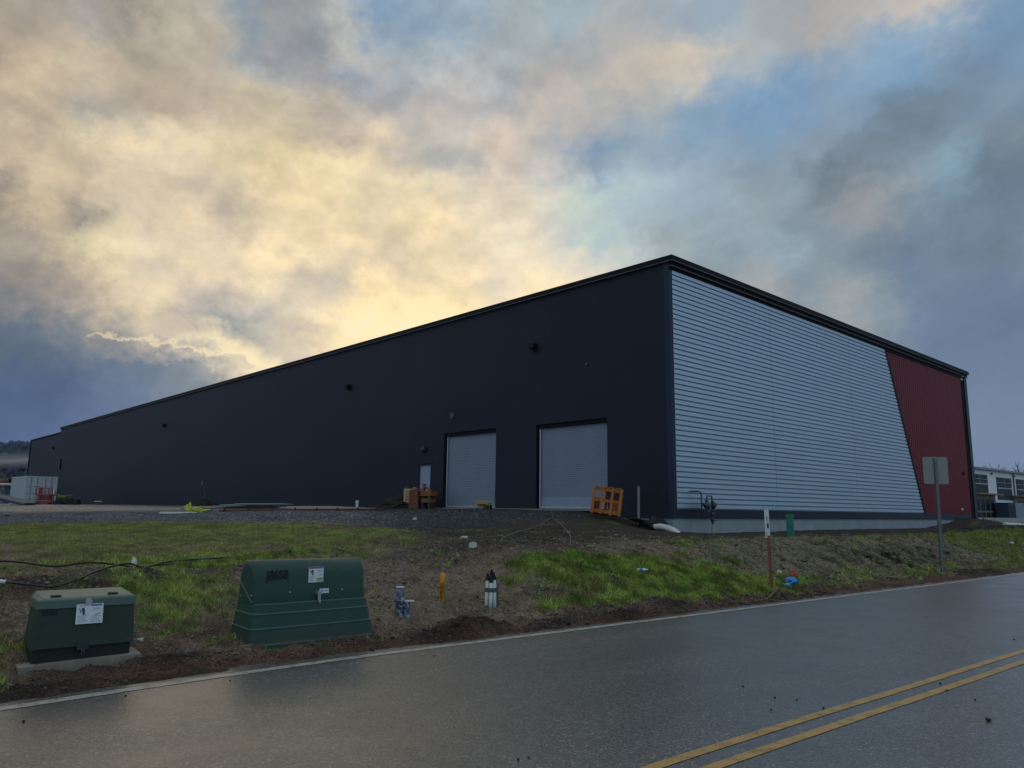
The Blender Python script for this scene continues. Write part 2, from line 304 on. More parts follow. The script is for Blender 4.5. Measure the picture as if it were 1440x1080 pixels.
# cloud texture coordinates: the direction itself, a little flattened
rot = N(nt, 'ShaderNodeMapping'); rot.inputs['Scale'].default_value = (1.45, 1.45, 1.8)
nt.links.new(tc, rot.inputs[0]); lay = rot.outputs[0]
wn = N(nt, 'ShaderNodeTexNoise'); wn.inputs['Scale'].default_value = 6.0; wn.inputs['Detail'].default_value = 5; wn.inputs['Roughness'].default_value = .5
nt.links.new(lay, wn.inputs['Vector'])
wr, wg, wb = vsep(wn.outputs['Color'])
wn2 = N(nt, 'ShaderNodeTexNoise'); wn2.inputs['Scale'].default_value = 19; wn2.inputs['Detail'].default_value = 8; wn2.inputs['Roughness'].default_value = .6
nt.links.new(lay, wn2.inputs['Vector'])
vr, vg, vb = vsep(wn2.outputs['Color'])
DEG = 180/math.pi
az = mathn(nt, 'MULTIPLY', mathn(nt, 'ARCTAN2', sx, sy), DEG)
el = mathn(nt, 'MULTIPLY', mathn(nt, 'ARCSINE', sz), DEG)
azw = mathn(nt, 'ADD', az, mathn(nt, 'MULTIPLY_ADD', mathn(nt, 'SUBTRACT', wr, .5), 3.6, mathn(nt, 'MULTIPLY', mathn(nt, 'SUBTRACT', vr, .5), 4.0)))
wn3 = N(nt, 'ShaderNodeTexNoise'); wn3.inputs['Scale'].default_value = 52; wn3.inputs['Detail'].default_value = 6; wn3.inputs['Roughness'].default_value = .6
nt.links.new(lay, wn3.inputs['Vector']); ur, ug, ub = vsep(wn3.outputs['Color'])
azw = mathn(nt, 'MULTIPLY_ADD', mathn(nt, 'SUBTRACT', ur, .5), 2.2, azw)
el_f = mathn(nt, 'MULTIPLY_ADD', mathn(nt, 'SUBTRACT', ug, .5), 2.0, el)
elw = mathn(nt, 'ADD', el_f, mathn(nt, 'MULTIPLY_ADD', mathn(nt, 'SUBTRACT', wg, .5), 3.0, mathn(nt, 'MULTIPLY', mathn(nt, 'SUBTRACT', vg, .5), 3.4)))
afac = mathn(nt, 'MULTIPLY_ADD', azw, 1/78.0, .5, clamp=True)
ROWS = [-4, 1] + [2.5+1.75*i for i in range(20)]
col = None
for i, e in enumerate(ROWS):
    st = [(k/31, tuple(sky_at(-39+78*k/31, max(e, .5)))) for k in range(32)]
    c = ramp(nt, afac, st)
    if col is None: col = c
    else:
        f = mathn(nt, 'MULTIPLY', mathn(nt, 'SUBTRACT', elw, ROWS[i-1]), 1/(e-ROWS[i-1]), clamp=True)
        col = mixc(nt, f, col, c)
# the rest of the sky, behind and above the camera
aabs = mathn(nt, 'ABSOLUTE', az)
fr = mathn(nt, 'MULTIPLY', mathn(nt, 'SUBTRACT', aabs, 42.0), 1/45.0, clamp=True)
rear = ramp(nt, mathn(nt, 'MULTIPLY', el, 1/90.0, clamp=True), [(0, lin((146, 170, 205))), (.3, lin((154, 182, 220))), (1, lin((165, 184, 213)))])
col = mixc(nt, fr, col, rear)
fz = mathn(nt, 'MULTIPLY', mathn(nt, 'SUBTRACT', el, 36.0), 1/25.0, clamp=True)
col = mixc(nt, fz, col, lin((182, 190, 208)))
# fluffy light and shade inside the cover
cl = mathn(nt, 'MULTIPLY_ADD', wb, 1.0, mathn(nt, 'MULTIPLY', vb, .6))
shade = ramp(nt, cl, [(.55, (.94, .945, .96)), (.80, (1.02, 1.02, 1.02)), (1.05, (1.08, 1.08, 1.06))])
pn = N(nt, 'ShaderNodeTexNoise'); pn.inputs['Scale'].default_value = 11; pn.inputs['Detail'].default_value = 9; pn.inputs['Roughness'].default_value = .58; pn.inputs['Distortion'].default_value = .25
nt.links.new(lay, pn.inputs['Vector'])
offv = N(nt, 'ShaderNodeVectorMath', operation='ADD'); nt.links.new(lay, offv.inputs[0]); offv.inputs[1].default_value = (.004, .012, -.030)
pn2 = N(nt, 'ShaderNodeTexNoise')
for k_ in ('Scale', 'Detail', 'Roughness', 'Distortion'): pn2.inputs[k_].default_value = pn.inputs[k_].default_value
nt.links.new(offv.outputs[0], pn2.inputs['Vector'])
puff = mathn(nt, 'MULTIPLY_ADD', mathn(nt, 'SUBTRACT', pn.outputs['Fac'], pn2.outputs['Fac']), 1.6, mathn(nt, 'MULTIPLY_ADD', pn.outputs['Fac'], .35, .325))
pf = ramp(nt, puff, [(.22, (.90, .91, .93)), (.5, (1.02, 1.02, 1.02)), (.78, (1.14, 1.13, 1.11))])
# billows fade out to the right, where long wisps rise to the right instead
rgt = mathn(nt, 'MULTIPLY', mathn(nt, 'ADD', az, 2.0), 1/14.0, clamp=True)
pf = mixc(nt, mathn(nt, 'MULTIPLY', rgt, .75), pf, (1.0, 1.0, 1.0))
wv = N(nt, 'ShaderNodeCombineXYZ')
nt.links.new(mathn(nt, 'MULTIPLY', mathn(nt, 'MULTIPLY_ADD', el, .34, mathn(nt, 'MULTIPLY', az, .94)), .055), wv.inputs[0])
nt.links.new(mathn(nt, 'MULTIPLY', mathn(nt, 'MULTIPLY_ADD', az, -.34, mathn(nt, 'MULTIPLY', el, .94)), .20), wv.inputs[1])
wsp = noise_tex(nt, 1.0, 8, .58, wv.outputs[0], .6)
wc = ramp(nt, wsp, [(.30, (1.14, 1.13, 1.11)), (.5, (1.0, 1.0, 1.0)), (.70, (.90, .91, .93))])
pf = mixc(nt, 1.0, pf, mixc(nt, mathn(nt, 'MULTIPLY_ADD', rgt, .75, .15), (1.0, 1.0, 1.0), wc), 'MULTIPLY')
shade = mixc(nt, 1.0, shade, pf, 'MULTIPLY')
lowfade = mathn(nt, 'MULTIPLY', mathn(nt, 'SUBTRACT', el, 3.0), 1/10.0, clamp=True)
shade = mixc(nt, lowfade, (1.0, 1.0, 1.0), shade)
col = mixc(nt, 1.0, col, shade, 'MULTIPLY')
cap = N(nt, 'ShaderNodeVectorMath', operation='MINIMUM'); nt.links.new(col, cap.inputs[0]); cap.inputs[1].default_value = lin((255, 233, 196)); col = cap.outputs[0]
# ragged sunlit rim of the low blue cloud
RIM = [(-28.89, 10.95), (-27.39, 11.03), (-25.85, 11.05), (-24.25, 10.97), (-22.84, 10.76), (-21.88, 10.49), (-21.05, 10.86), (-20.22, 10.73), (-19.46, 10.28), (-18.45, 9.85), (-17.45, 9.71)]
rp_ = [((a_+30)/16.0, (e_-8)/8.0) for a_, e_ in RIM]
er = ramp(nt, mathn(nt, 'MULTIPLY_ADD', mathn(nt, 'ADD', az, 30.0), 1/16.0, 0.0, clamp=True), [(p_, (v_,)*3) for p_, v_ in rp_])
sc_ = N(nt, 'ShaderNodeSeparateColor'); nt.links.new(er, sc_.inputs[0])
tgt = mathn(nt, 'MULTIPLY_ADD', sc_.outputs[0], 8.0, 8.0)
fn = N(nt, 'ShaderNodeTexNoise'); fn.inputs['Scale'].default_value = 60; fn.inputs['Detail'].default_value = 6; fn.inputs['Roughness'].default_value = .6; nt.links.new(tc, fn.inputs['Vector'])
dl = mathn(nt, 'ADD', mathn(nt, 'SUBTRACT', el, tgt), mathn(nt, 'MULTIPLY', mathn(nt, 'SUBTRACT', fn.outputs['Fac'], .5), 2.2))
thick = ramp(nt, mathn(nt, 'MULTIPLY_ADD', mathn(nt, 'ADD', az, 30.0), 1/16.0, 0.0, clamp=True), [(0, (.0,)*3), (.10, (.22,)*3), (.35, (.28,)*3), (.52, (.45,)*3), (.66, (1.0,)*3), (.80, (.8,)*3), (.9, (0,)*3)])
st_ = N(nt, 'ShaderNodeSeparateColor'); nt.links.new(thick, st_.inputs[0])
up = mathn(nt, 'SUBTRACT', 1.0, mathn(nt, 'DIVIDE', dl, mathn(nt, 'MULTIPLY_ADD', st_.outputs[0], 1.5, .02)), clamp=True)
lo = mathn(nt, 'MULTIPLY_ADD', dl, 5.0, .6, clamp=True)
rim = mathn(nt, 'MULTIPLY', mathn(nt, 'MULTIPLY', up, lo), mathn(nt, 'MULTIPLY', mathn(nt, 'GREATER_THAN', st_.outputs[0], .01), mathn(nt, 'MULTIPLY_ADD', st_.outputs[0], .7, .55)), clamp=True)
col = mixc(nt, rim, col, lin((246, 228, 186)))
bg = N(nt, 'ShaderNodeBackground'); nt.links.new(col, bg.inputs[0]); bg.inputs[1].default_value = 1.04
ns = N(nt, 'ShaderNodeTexSky', sky_type='NISHITA'); ns.sun_disc = False; ns.sun_elevation = R(SUN_EL); ns.sun_rotation = R(SUN_AZ); ns.dust_density = 2.0
bg2 = N(nt, 'ShaderNodeBackground'); nt.links.new(ns.outputs[0], bg2.inputs[0]); bg2.inputs[1].default_value = .06
mx = N(nt, 'ShaderNodeMixShader'); mx.inputs[0].default_value = .985
nt.links.new(bg2.outputs[0], mx.inputs[1]); nt.links.new(bg.outputs[0], mx.inputs[2])
out = N(nt, 'ShaderNodeOutputWorld'); nt.links.new(mx.outputs[0], out.inputs[0])
sl = bpy.data.lights.new('sun', 'SUN'); sl.energy = .7; sl.angle = R(14); sl.color = (1, .86, .62)
so = bpy.data.objects.new('sun', sl); COL.objects.link(so)
sdv = Vector((math.sin(R(SUN_AZ))*math.cos(R(SUN_EL)), math.cos(R(SUN_AZ))*math.cos(R(SUN_EL)), math.sin(R(SUN_EL))))
so.rotation_euler = sdv.to_track_quat('Z', 'Y').to_euler(); so.location = sdv*200
scene.view_settings.view_transform = 'Standard'; scene.view_settings.look = 'None'; scene.view_settings.exposure = 0
# ------------------------------------------------------------------ ground sheet
def axis(segs):
    out = []
    for a, b, st in segs:
        n = max(1, int(round((b-a)/st))); out += [a+(b-a)*i/n for i in range(n)]
    out.append(segs[-1][1]); return np.array(out)
S_AX = axis([(-900, -60, 60), (-60, -12, 4), (-12, -3, .5), (-3, .3, .12), (.3, 13, .045), (13, 32, .06), (32, 45, .2), (45, 80, 1.2), (80, 160, 8), (160, 1400, 80)])
D_AX = axis([(-900, -60, 60), (-60, -12, 8), (-12, -.3, 1.3), (-.3, 4.2, .045), (4.2, 9, .12), (9, 16, .28), (16, 40, .9), (40, 130, 4), (130, 1000, 60)])
SS, DD = np.meshgrid(S_AX, D_AX, indexing='ij')
ZZ = gz(SS, DD)+disp(SS, DD); XX, YY = to_xy(SS, DD)
GV = gravel_mask(SS, DD); GR = grass_mask(SS, DD)
def cmix(a, b, t): return a*(1-t[..., None])+b*t[..., None]
C3 = lambda r, g, b: np.array(lin((r, g, b)))
n1 = fbm(SS*1.3, DD*1.3, 4, 3); n2 = fbm(SS*6, DD*6, 3, 40); n3 = fbm(SS*.35, DD*.35, 3, 71)
K = 1.0
darkz = sstep(-1.2, 1.5, SS-(7.9+np.clip(DD-5.2, -1, 12)*.5)+(n1-.5)*2)
gravd = sstep(-.4, .8, DD-3.4+(n1-.5)*.8)*darkz
colr = cmix(C3(82, 66, 56)*np.ones(SS.shape+(3,)), C3(108, 92, 80), sstep(.35, .65, n1))
colr = cmix(colr, C3(58, 46, 38)*np.ones_like(colr), sstep(.50, .72, n2)*.55)
# pale dried crust and straw
straw = sstep(.45, .62, fbm(SS*1.7, DD*2.6, 4, 90))*sstep(1.0, 1.6, DD)*(1-sstep(5, 7, DD))
colr = cmix(colr, C3(112, 104, 80), straw*.35)
right = sstep(12.5, 15, SS)*sstep(.9, 1.5, DD)
colr = cmix(colr, C3(106, 100, 82), right*.75)
g = sstep(14.5, 17, SS)*(1-sstep(25, 31, SS))*sstep(.9, 1.4, DD)*(1-sstep(2.9, 3.6, DD))
rr = scrape(SS, DD)
colr = cmix(colr, C3(30, 27, 25), np.clip(g*rr*.9+g*.95*blob(SS, DD, 21.3, 1.75, 2.4, .6)*sstep(.3, .55, n2), 0, 1))
# reddish wet lip next to the asphalt
colr = cmix(colr, C3(74, 50, 40), (1-sstep(.3, .9, DD))*.7)
colr = cmix(colr, C3(48, 36, 28), (1-sstep(.15, .6, DD))*sstep(.45, .6, fbm(SS*1.5, DD*2, 3, 17))*.7)
mask = np.zeros_like(SS)
for cs, cdd, rs, rd, h in MOUNDS:
    if h > 0: mask = np.maximum(mask, blob(SS, DD, cs, cdd, rs*.9, rd*.95))
colr = cmix(colr, C3(42, 34, 28), np.clip(mask*1.1, 0, .85))
grasscol = cmix(C3(90, 118, 42)*np.ones_like(colr), C3(112, 112, 60), sstep(.35, .7, n1))
grasscol = cmix(grasscol, C3(100, 102, 50), sstep(5.0, 6.0, DD)*sstep(-30, 0, SS)*(1-sstep(9, 11, SS))*.85)
grasscol = cmix(grasscol, C3(112, 108, 62), sstep(24, 28, SS)*.6)
colr = cmix(colr, C3(46, 39, 36)*np.ones_like(colr), gravd*.92)
mask = np.zeros_like(SS)
for cs, cdd, rs, rd, h in MOUNDS[15:]:
    if h > 0: mask = np.maximum(mask, blob(SS, DD, cs, cdd, rs, rd))
colr = cmix(colr, C3(22, 18, 17), np.clip(mask*1.3, 0, .95))
clump = sstep(.35, .65, fbm(SS*5, DD*5, 3, 81))
colr = cmix(colr, grasscol*(.55+.6*clump[..., None]), GR*.7)
grav = cmix(C3(70, 72, 78)*np.ones_like(colr), C3(92, 94, 100), sstep(.35, .65, n1))
grav = cmix(grav, C3(168, 152, 140), sstep(21, 27, DD)*(1-sstep(9, 15, SS))*sstep(.3, .5, n3+.2)*.9)
dark = darkz*(1-sstep(22, 30, DD))
grav = cmix(grav, C3(50, 48, 49), dark*.9)
colr = cmix(colr, grav, GV)
far = sstep(60, 140, np.maximum(DD, SS-20))
colr = cmix(colr, C3(112, 104, 80), far*.8)
pale = blob(SS, DD, 6.3, 2.6, 1.9, 1.9)*(1-GR)*(1-mask)
colr = cmix(colr, C3(112, 98, 90)*np.ones_like(colr), np.clip(pale, 0, 1)*.55*sstep(.8, 1.3, DD))
colr = np.clip(colr*1.5, 0, 1)
ns_, nd_ = SS.shape
me = bpy.data.meshes.new('ground')
verts = np.stack([XX, YY, ZZ], -1).reshape(-1, 3)
I = np.arange(ns_*nd_).reshape(ns_, nd_)
quads = np.stack([I[:-1, :-1], I[1:, :-1], I[1:, 1:], I[:-1, 1:]], -1).reshape(-1, 4)
def np_mesh(me, verts, faces):
    k = faces.shape[1]
    me.vertices.add(len(verts)); me.vertices.foreach_set('co', np.ascontiguousarray(verts, np.float32).ravel())
    me.loops.add(faces.size); me.loops.foreach_set('vertex_index', np.ascontiguousarray(faces, np.int32).ravel())
    me.polygons.add(len(faces)); me.polygons.foreach_set('loop_start', np.arange(0, faces.size, k, dtype=np.int32))
    me.polygons.foreach_set('loop_total', np.full(len(faces), k, np.int32))
    me.update(calc_edges=True)
def vcol(me, name, c):
    a = me.attributes.new(name, 'FLOAT_COLOR', 'POINT')
    a.data.foreach_set('color', np.concatenate([c.reshape(-1, 3), np.ones((len(c.reshape(-1, 3)), 1))], 1).astype(np.float32).ravel())
np_mesh(me, verts, quads); vcol(me, 'Col', colr)
a = me.attributes.new('gravel', 'FLOAT', 'POINT'); a.data.foreach_set('value', GV.astype(np.float32).ravel())
me.polygons.foreach_set('use_smooth', np.ones(len(quads), bool))
ground = bpy.data.objects.new('ground', me); COL.objects.link(ground); structure(ground)
m, nt, b = newmat('earth'); co = objco(nt)
at = N(nt, 'ShaderNodeAttribute', attribute_name='Col'); ag = N(nt, 'ShaderNodeAttribute', attribute_name='gravel')
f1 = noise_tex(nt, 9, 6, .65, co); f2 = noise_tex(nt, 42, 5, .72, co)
vo = N(nt, 'ShaderNodeTexVoronoi'); vo.inputs['Scale'].default_value = 30; nt.links.new(co, vo.inputs['Vector'])
sp = N(nt, 'ShaderNodeSeparateXYZ'); nt.links.new(vo.outputs['Color'], sp.inputs[0])
peb = ramp(nt, sp.outputs[0], [(0, (.22, .22, .23)), (.5, (.6, .6, .61)), (.85, (1.1, 1.1, 1.1)), (1, (2.4, 2.4, 2.45))])
soil = ramp(nt, mathn(nt, 'MULTIPLY_ADD', f2, .7, mathn(nt, 'MULTIPLY', f1, .3)), [(.36, (.22, .21, .20)), (.5, (.85, .85, .85)), (.64, (1.9, 1.88, 1.86))])  # dark end paints fine shadows into the pits of the earth
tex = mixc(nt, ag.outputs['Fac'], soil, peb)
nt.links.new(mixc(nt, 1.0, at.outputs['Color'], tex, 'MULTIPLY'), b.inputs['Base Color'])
b.inputs['Roughness'].default_value = .9; b.inputs['Specular IOR Level'].default_value = .25
hh = mathn(nt, 'ADD', mathn(nt, 'MULTIPLY', f2, .8), mathn(nt, 'MULTIPLY', mathn(nt, 'MULTIPLY', vo.outputs['Distance'], ag.outputs['Fac']), -1.2))
bump(nt, b, hh, .9, .05)
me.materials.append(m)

# ------------------------------------------------------------------ road with painted lines (real sheets, each a few mm above the last)
def strip(name, s_ax, d_ax, z, mat, parent=None, edge=None):
    S, D = np.meshgrid(s_ax, d_ax, indexing='ij')
    if edge is not None: D = edge(S, D)
    X, Y = to_xy(S, D)
    crown = np.clip((D+9)/9, 0, 1)*0
    v = np.stack([X, Y, np.full_like(X, z)+crown], -1).reshape(-1, 3)
    n, k = S.shape; I = np.arange(n*k).reshape(n, k)
    q = np.stack([I[:-1, :-1], I[1:, :-1], I[1:, 1:], I[:-1, 1:]], -1).reshape(-1, 4)
    me = bpy.data.meshes.new(name); np_mesh(me, v, q); me.materials.append(mat)
    o = bpy.data.objects.new(name, me); COL.objects.link(o); o.parent = parent; return o
rs = axis([(-300, -20, 20), (-20, 60, .25), (60, 1000, 40)])
m, nt, b = newmat('wet_asphalt'); co = objco(nt)
mp = N(nt, 'ShaderNodeMapping'); mp.inputs['Rotation'].default_value = (0, 0, -ROADROT); nt.links.new(co, mp.inputs[0])
mp2 = N(nt, 'ShaderNodeMapping'); mp2.inputs['Scale'].default_value = (.12, .8, 1); nt.links.new(mp.outputs[0], mp2.inputs[0])
big = noise_tex(nt, 1.0, 4, .55, mp2.outputs[0]); mid = noise_tex(nt, 1.3, 5, .6, co); fine = noise_tex(nt, 70, 3, .75, co)
va = N(nt, 'ShaderNodeTexVoronoi'); va.inputs['Scale'].default_value = 55; nt.links.new(co, va.inputs['Vector'])
spv = N(nt, 'ShaderNodeSeparateXYZ'); nt.links.new(va.outputs['Color'], spv.inputs[0])
c = ramp(nt, fine, [(.34, (.016, .0155, .015)), (.52, (.080, .077, .073)), (.68, (.19, .184, .173))])
c = mixc(nt, 1.0, c, ramp(nt, spv.outputs[0], [(0, (.35, .35, .35)), (.8, (1.0, 1.0, 1.0)), (.93, (1.6, 1.6, 1.6)), (1, (2.7, 2.65, 2.6))]), 'MULTIPLY')
c = mixc(nt, 1.0, c, ramp(nt, big, [(.3, (.6, .6, .61)), (.7, (1.35, 1.35, 1.33))]), 'MULTIPLY')
nt.links.new(c, b.inputs['Base Color'])
wet = mathn(nt, 'MULTIPLY_ADD', big, .55, mathn(nt, 'MULTIPLY', mid, .45))
rgh = ramp(nt, wet, [(.32, (.34,)*3), (.62, (.48,)*3)])
sr = N(nt, 'ShaderNodeSeparateColor'); nt.links.new(rgh, sr.inputs[0]); nt.links.new(sr.outputs[0], b.inputs['Roughness'])
b.inputs['Specular IOR Level'].default_value = .8
nt.links.new(mathn(nt, 'MULTIPLY_ADD', mathn(nt, 'SUBTRACT', wet, .5), -2.2, .85, clamp=True), b.inputs['Coat Weight']); b.inputs['Coat Roughness'].default_value = .30; b.inputs['Coat IOR'].default_value = 1.5
bump(nt, b, mathn(nt, 'MULTIPLY_ADD', va.outputs['Distance'], .7, mathn(nt, 'MULTIPLY', fine, .6)), .6, .008)
cb_ = N(nt, 'ShaderNodeBump'); cb_.inputs['Strength'].default_value = .32; cb_.inputs['Distance'].default_value = .006; nt.links.new(mathn(nt, 'MULTIPLY_ADD', va.outputs['Distance'], .7, mathn(nt, 'MULTIPLY', fine, .6)), cb_.inputs['Height']); nt.links.new(cb_.outputs[0], b.inputs['Coat Normal'])
road = strip('road', rs, np.linspace(-9.9, .3, 22), 0.0, m, edge=lambda S, D: D+np.where(D > .25, (fbm(S*3, S*0, 3, 8)-.5)*.16, 0))
structure(road)
def paint(name, colr, wear):
    m, nt, b = newmat(name); co = objco(nt)
    f = mathn(nt, 'MULTIPLY_ADD', noise_tex(nt, 130, 3, .7, co), .55, mathn(nt, 'MULTIPLY', noise_tex(nt, 7, 4, .6, co), .45))
    c = ramp(nt, f, [(wear-.06, (.05, .05, .05)), (wear+.04, tuple(v*.8 for v in colr)), (.75, colr)])
    nt.links.new(c, b.inputs['Base Color']); b.inputs['Roughness'].default_value = .48
    bump(nt, b, noise_tex(nt, 110, 3, .7, co), .35, .005); return m
wl = paint('white_paint', (.45, .42, .37), .45); yl = paint('yellow_paint', (.52, .31, .095), .43)
strip('edge_line', rs, np.array([-.12, -.055, 0.01]), .004, wl, road, edge=lambda S, D: D+(fbm(S*1.2, S*0, 2, 5)-.5)*.02)
for d in (-4.37, -4.61):
    strip('centre_line', rs, np.array([d-.046, d, d+.046]), .004, yl, road, edge=lambda S, D: D+(fbm(S*1.1, D*0+d, 2, 6)-.5)*.014)

# ------------------------------------------------------------------ the warehouse (local x along the silver wall, local y along the dark wall)
ZB = .6; CX, CY = 5.608, 26.503; BROT = R(42.70)
def bworld(x, y):
    return CX+math.cos(BROT)*x-math.sin(BROT)*y, CY+math.sin(BROT)*x+math.cos(BROT)*y
wh = thing('warehouse', 'huge new dark navy metal warehouse with silver ribbed and red end wall', 'warehouse', (CX, CY, ZB), BROT)
def part(name, mb, mats, parent=wh, bevel=0.0, shift=True):
    if shift and parent is wh: mb.v = [(x, y, z-ZB) for x, y, z in mb.v]
    elif shift: mb.v = [(x, y, z-ZB) for x, y, z in mb.v]
    return mb.build(name, mats, parent, bevel)
# dark insulated panels: nearly flat, faint vertical joints and mottling
m, nt, b = newmat('navy_panel'); co = objco(nt)
f1 = noise_tex(nt, .22, 3, .5, co); f2 = noise_tex(nt, 3, 5, .6, co)
c = ramp(nt, mathn(nt, 'MULTIPLY_ADD', f1, .75, mathn(nt, 'MULTIPLY', f2, .25)), [(.3, (.0110, .0145, .028)), (.7, (.0175, .021, .039))])
sp = N(nt, 'ShaderNodeSeparateXYZ'); nt.links.new(co, sp.inputs[0])
fr = mathn(nt, 'FRACT', mathn(nt, 'MULTIPLY', sp.outputs[1], 1/1.067))
j = mathn(nt, 'LESS_THAN', mathn(nt, 'ABSOLUTE', mathn(nt, 'SUBTRACT', fr, .5)), .012)
rib = mathn(nt, 'FRACT', mathn(nt, 'MULTIPLY', sp.outputs[1], 1/.1524))
rib = mathn(nt, 'ABSOLUTE', mathn(nt, 'SUBTRACT', rib, .5))
wn_ = N(nt, 'ShaderNodeTexWhiteNoise', noise_dimensions='1D'); nt.links.new(mathn(nt, 'FLOOR', mathn(nt, 'MULTIPLY_ADD', sp.outputs[1], 1/1.067, .5)), wn_.inputs['W'])
c = mixc(nt, 1.0, c, ramp(nt, wn_.outputs['Value'], [(0, (.97, .97, .97)), (1, (1.03, 1.03, 1.03))]), 'MULTIPLY')
foot = mathn(nt, 'MULTIPLY', mathn(nt, 'SUBTRACT', mathn(nt, 'MULTIPLY_ADD', f2, 1.3, 1.2), sp.outputs[2]), .5, clamp=True)
c = mixc(nt, mathn(nt, 'MULTIPLY', foot, .35), c, (.045, .040, .036))
c = mixc(nt, mathn(nt, 'MULTIPLY', j, .22), c, (.006, .008, .013))
nt.links.new(c, b.inputs['Base Color']); b.inputs['Roughness'].default_value = .55; b.inputs['Specular IOR Level'].default_value = .22
bump(nt, b, mathn(nt, 'ADD', mathn(nt, 'MULTIPLY', j, -1.0), mathn(nt, 'ADD', mathn(nt, 'MULTIPLY', rib, .22), mathn(nt, 'MULTIPLY', f2, .3))), .25, .01)
NAVY = m
TRIM = M('navy_trim', (.018, .027, .052), .5, 0, .15, 2, spec=.25); BLACKM = M('black_trim', (.005, .006, .008), .6, 0, .2, 2, spec=.15); BROWNEDGE = M('drip_edge', (.16, .15, .17), .45, 0, .2, 2)
GABLE = M('fascia_metal', (.006, .007, .010), .6, 0, .2, 1.5, spec=.15)
HT, WIDTH, LEN = 10.58, 32.2, 104.85
doors = [(2.92, 6.75, 5.11), (9.26, 12.97, 5.15), (13.96, 14.95, 3.74)]
mb = MB(); edges = [0.0]
for a, bb, z in doors: edges += [a, bb]
edges += [88.7, LEN]
ys = sorted(edges)
for i in range(len(ys)-1):
    a, bb = ys[i], ys[i+1]; top = HT if bb <= 88.7 else 10.02; z0 = 1.68
    for da, db, dz in doors:
        if abs(da-a) < 1e-6: z0 = dz
    n = max(1, int((bb-a)/3))
    for k in range(n):
        y0, y1 = a+(bb-a)*k/n, a+(bb-a)*(k+1)/n
        mb.quad((0, y0, z0), (0, y1, z0), (0, y1, top), (0, y0, top))
for a, bb, z in doors:
    r = .28
    mb.quad((0, a, 1.68), (r, a, 1.68), (r, a, z), (0, a, z)); mb.quad((0, bb, 1.68), (r, bb, 1.68), (r, bb, z), (0, bb, z)); mb.quad((0, a, z), (0, bb, z), (r, bb, z), (r, a, z))
mb.quad((0, LEN, .4), (WIDTH, LEN, .4), (WIDTH, LEN, 10.02), (0, LEN, 10.02))
mb.quad((WIDTH, 0, .4), (WIDTH, LEN, .4), (WIDTH, LEN, 10.02), (WIDTH, 0, 10.02))
mb.quad((0, 88.7, 9.9), (WIDTH, 88.7, 9.9), (WIDTH, 88.7, HT), (0, 88.7, HT))
mb.quad((0, 0, HT-.4), (WIDTH, 0, HT-.4), (WIDTH, 0, 1.42), (0, 0, 1.42))
part('wall', mb, NAVY)
mb = MB(); mb.box2((.1, .1, HT-.06), (WIDTH-.1, 88.6, HT-.01)); mb.box2((.1, 88.8, 9.95), (WIDTH-.1, LEN-.1, 10.0)); part('roof', mb, M('roof_membrane', (.05, .05, .055), .8))
mb = MB()
mb.box2((-.02, 0, 1.39), (-.001, 2.9, 1.677)); mb.box2((-.02, 0, 1.674), (-.006, 2.9, 1.69))
mb.box2((-.02, 13.2, 1.39), (-.001, LEN, 1.677)); mb.box2((.0, -.03, 1.39), (WIDTH, -.005, 1.70)); part('base_flashing', mb, M('flashing', (.018, .022, .036), .5, 0, .15, 2, spec=.25))
FND = M('foundation_concrete', (.30, .33, .38), .8, 0, .22, 1.3, .3, 40, .5, (.09, .08, .07), .35)
mb = MB(); mb.box2((.03, .03, .3), (WIDTH-.03, .33, 1.388)); mb.box2((.03, .35, .3), (.33, 14, 1.385)); mb.box2((.012, .012, .3), (.5, .045, 1.386)); part('foundation', mb, FND)
# parapet: fascia boards with drip edge, deeper on the silver side
mb = MB(); mb.box2((-.13, -.27, 10.585), (.12, 88.72, 10.78)); mb.box2((-.10, 88.74, 10.06), (.12, LEN+.05, 10.20)); mb.box2((.14, -.27, 10.585), (WIDTH+.08, .1, 10.78))
part('fascia', mb, GABLE, bevel=.012)
mb = MB(); mb.box2((-.14, -.28, 10.565), (-.02, 88.7, 10.583)); mb.box2((-.14, -.285, 10.566), (WIDTH+.085, -.16, 10.583)); mb.box2((-.06, -.19, 10.40), (WIDTH+.06, -.10, 10.416))
part('drip_edge', mb, BROWNEDGE)
mb = MB(); mb.box2((-.02, -.17, 10.42), (WIDTH+.04, -.06, 10.562)); mb.box2((.02, -.075, 10.275), (WIDTH-.02, -.012, 10.395)); part('soffit_shadow_band', mb, BLACKM)  # lower box is a black strip standing for the shadow gap under the eave
mb = MB(); mb.box2((-.035, -.06, 1.40), (.13, -.032, 10.56)); mb.box2((-.035, -.031, 1.40), (-.012, .16, 10.56)); part('corner_trim', mb, TRIM)
mb = MB(); mb.box2((31.40, -.05, 1.40), (31.74, -.034, 10.19)); part('corner_trim', mb, BLACKM)
mb = MB(); mb.box2((31.74, -.11, .95), (WIDTH+.03, -.036, 10.40)); part('corner_trim', mb, TRIM)
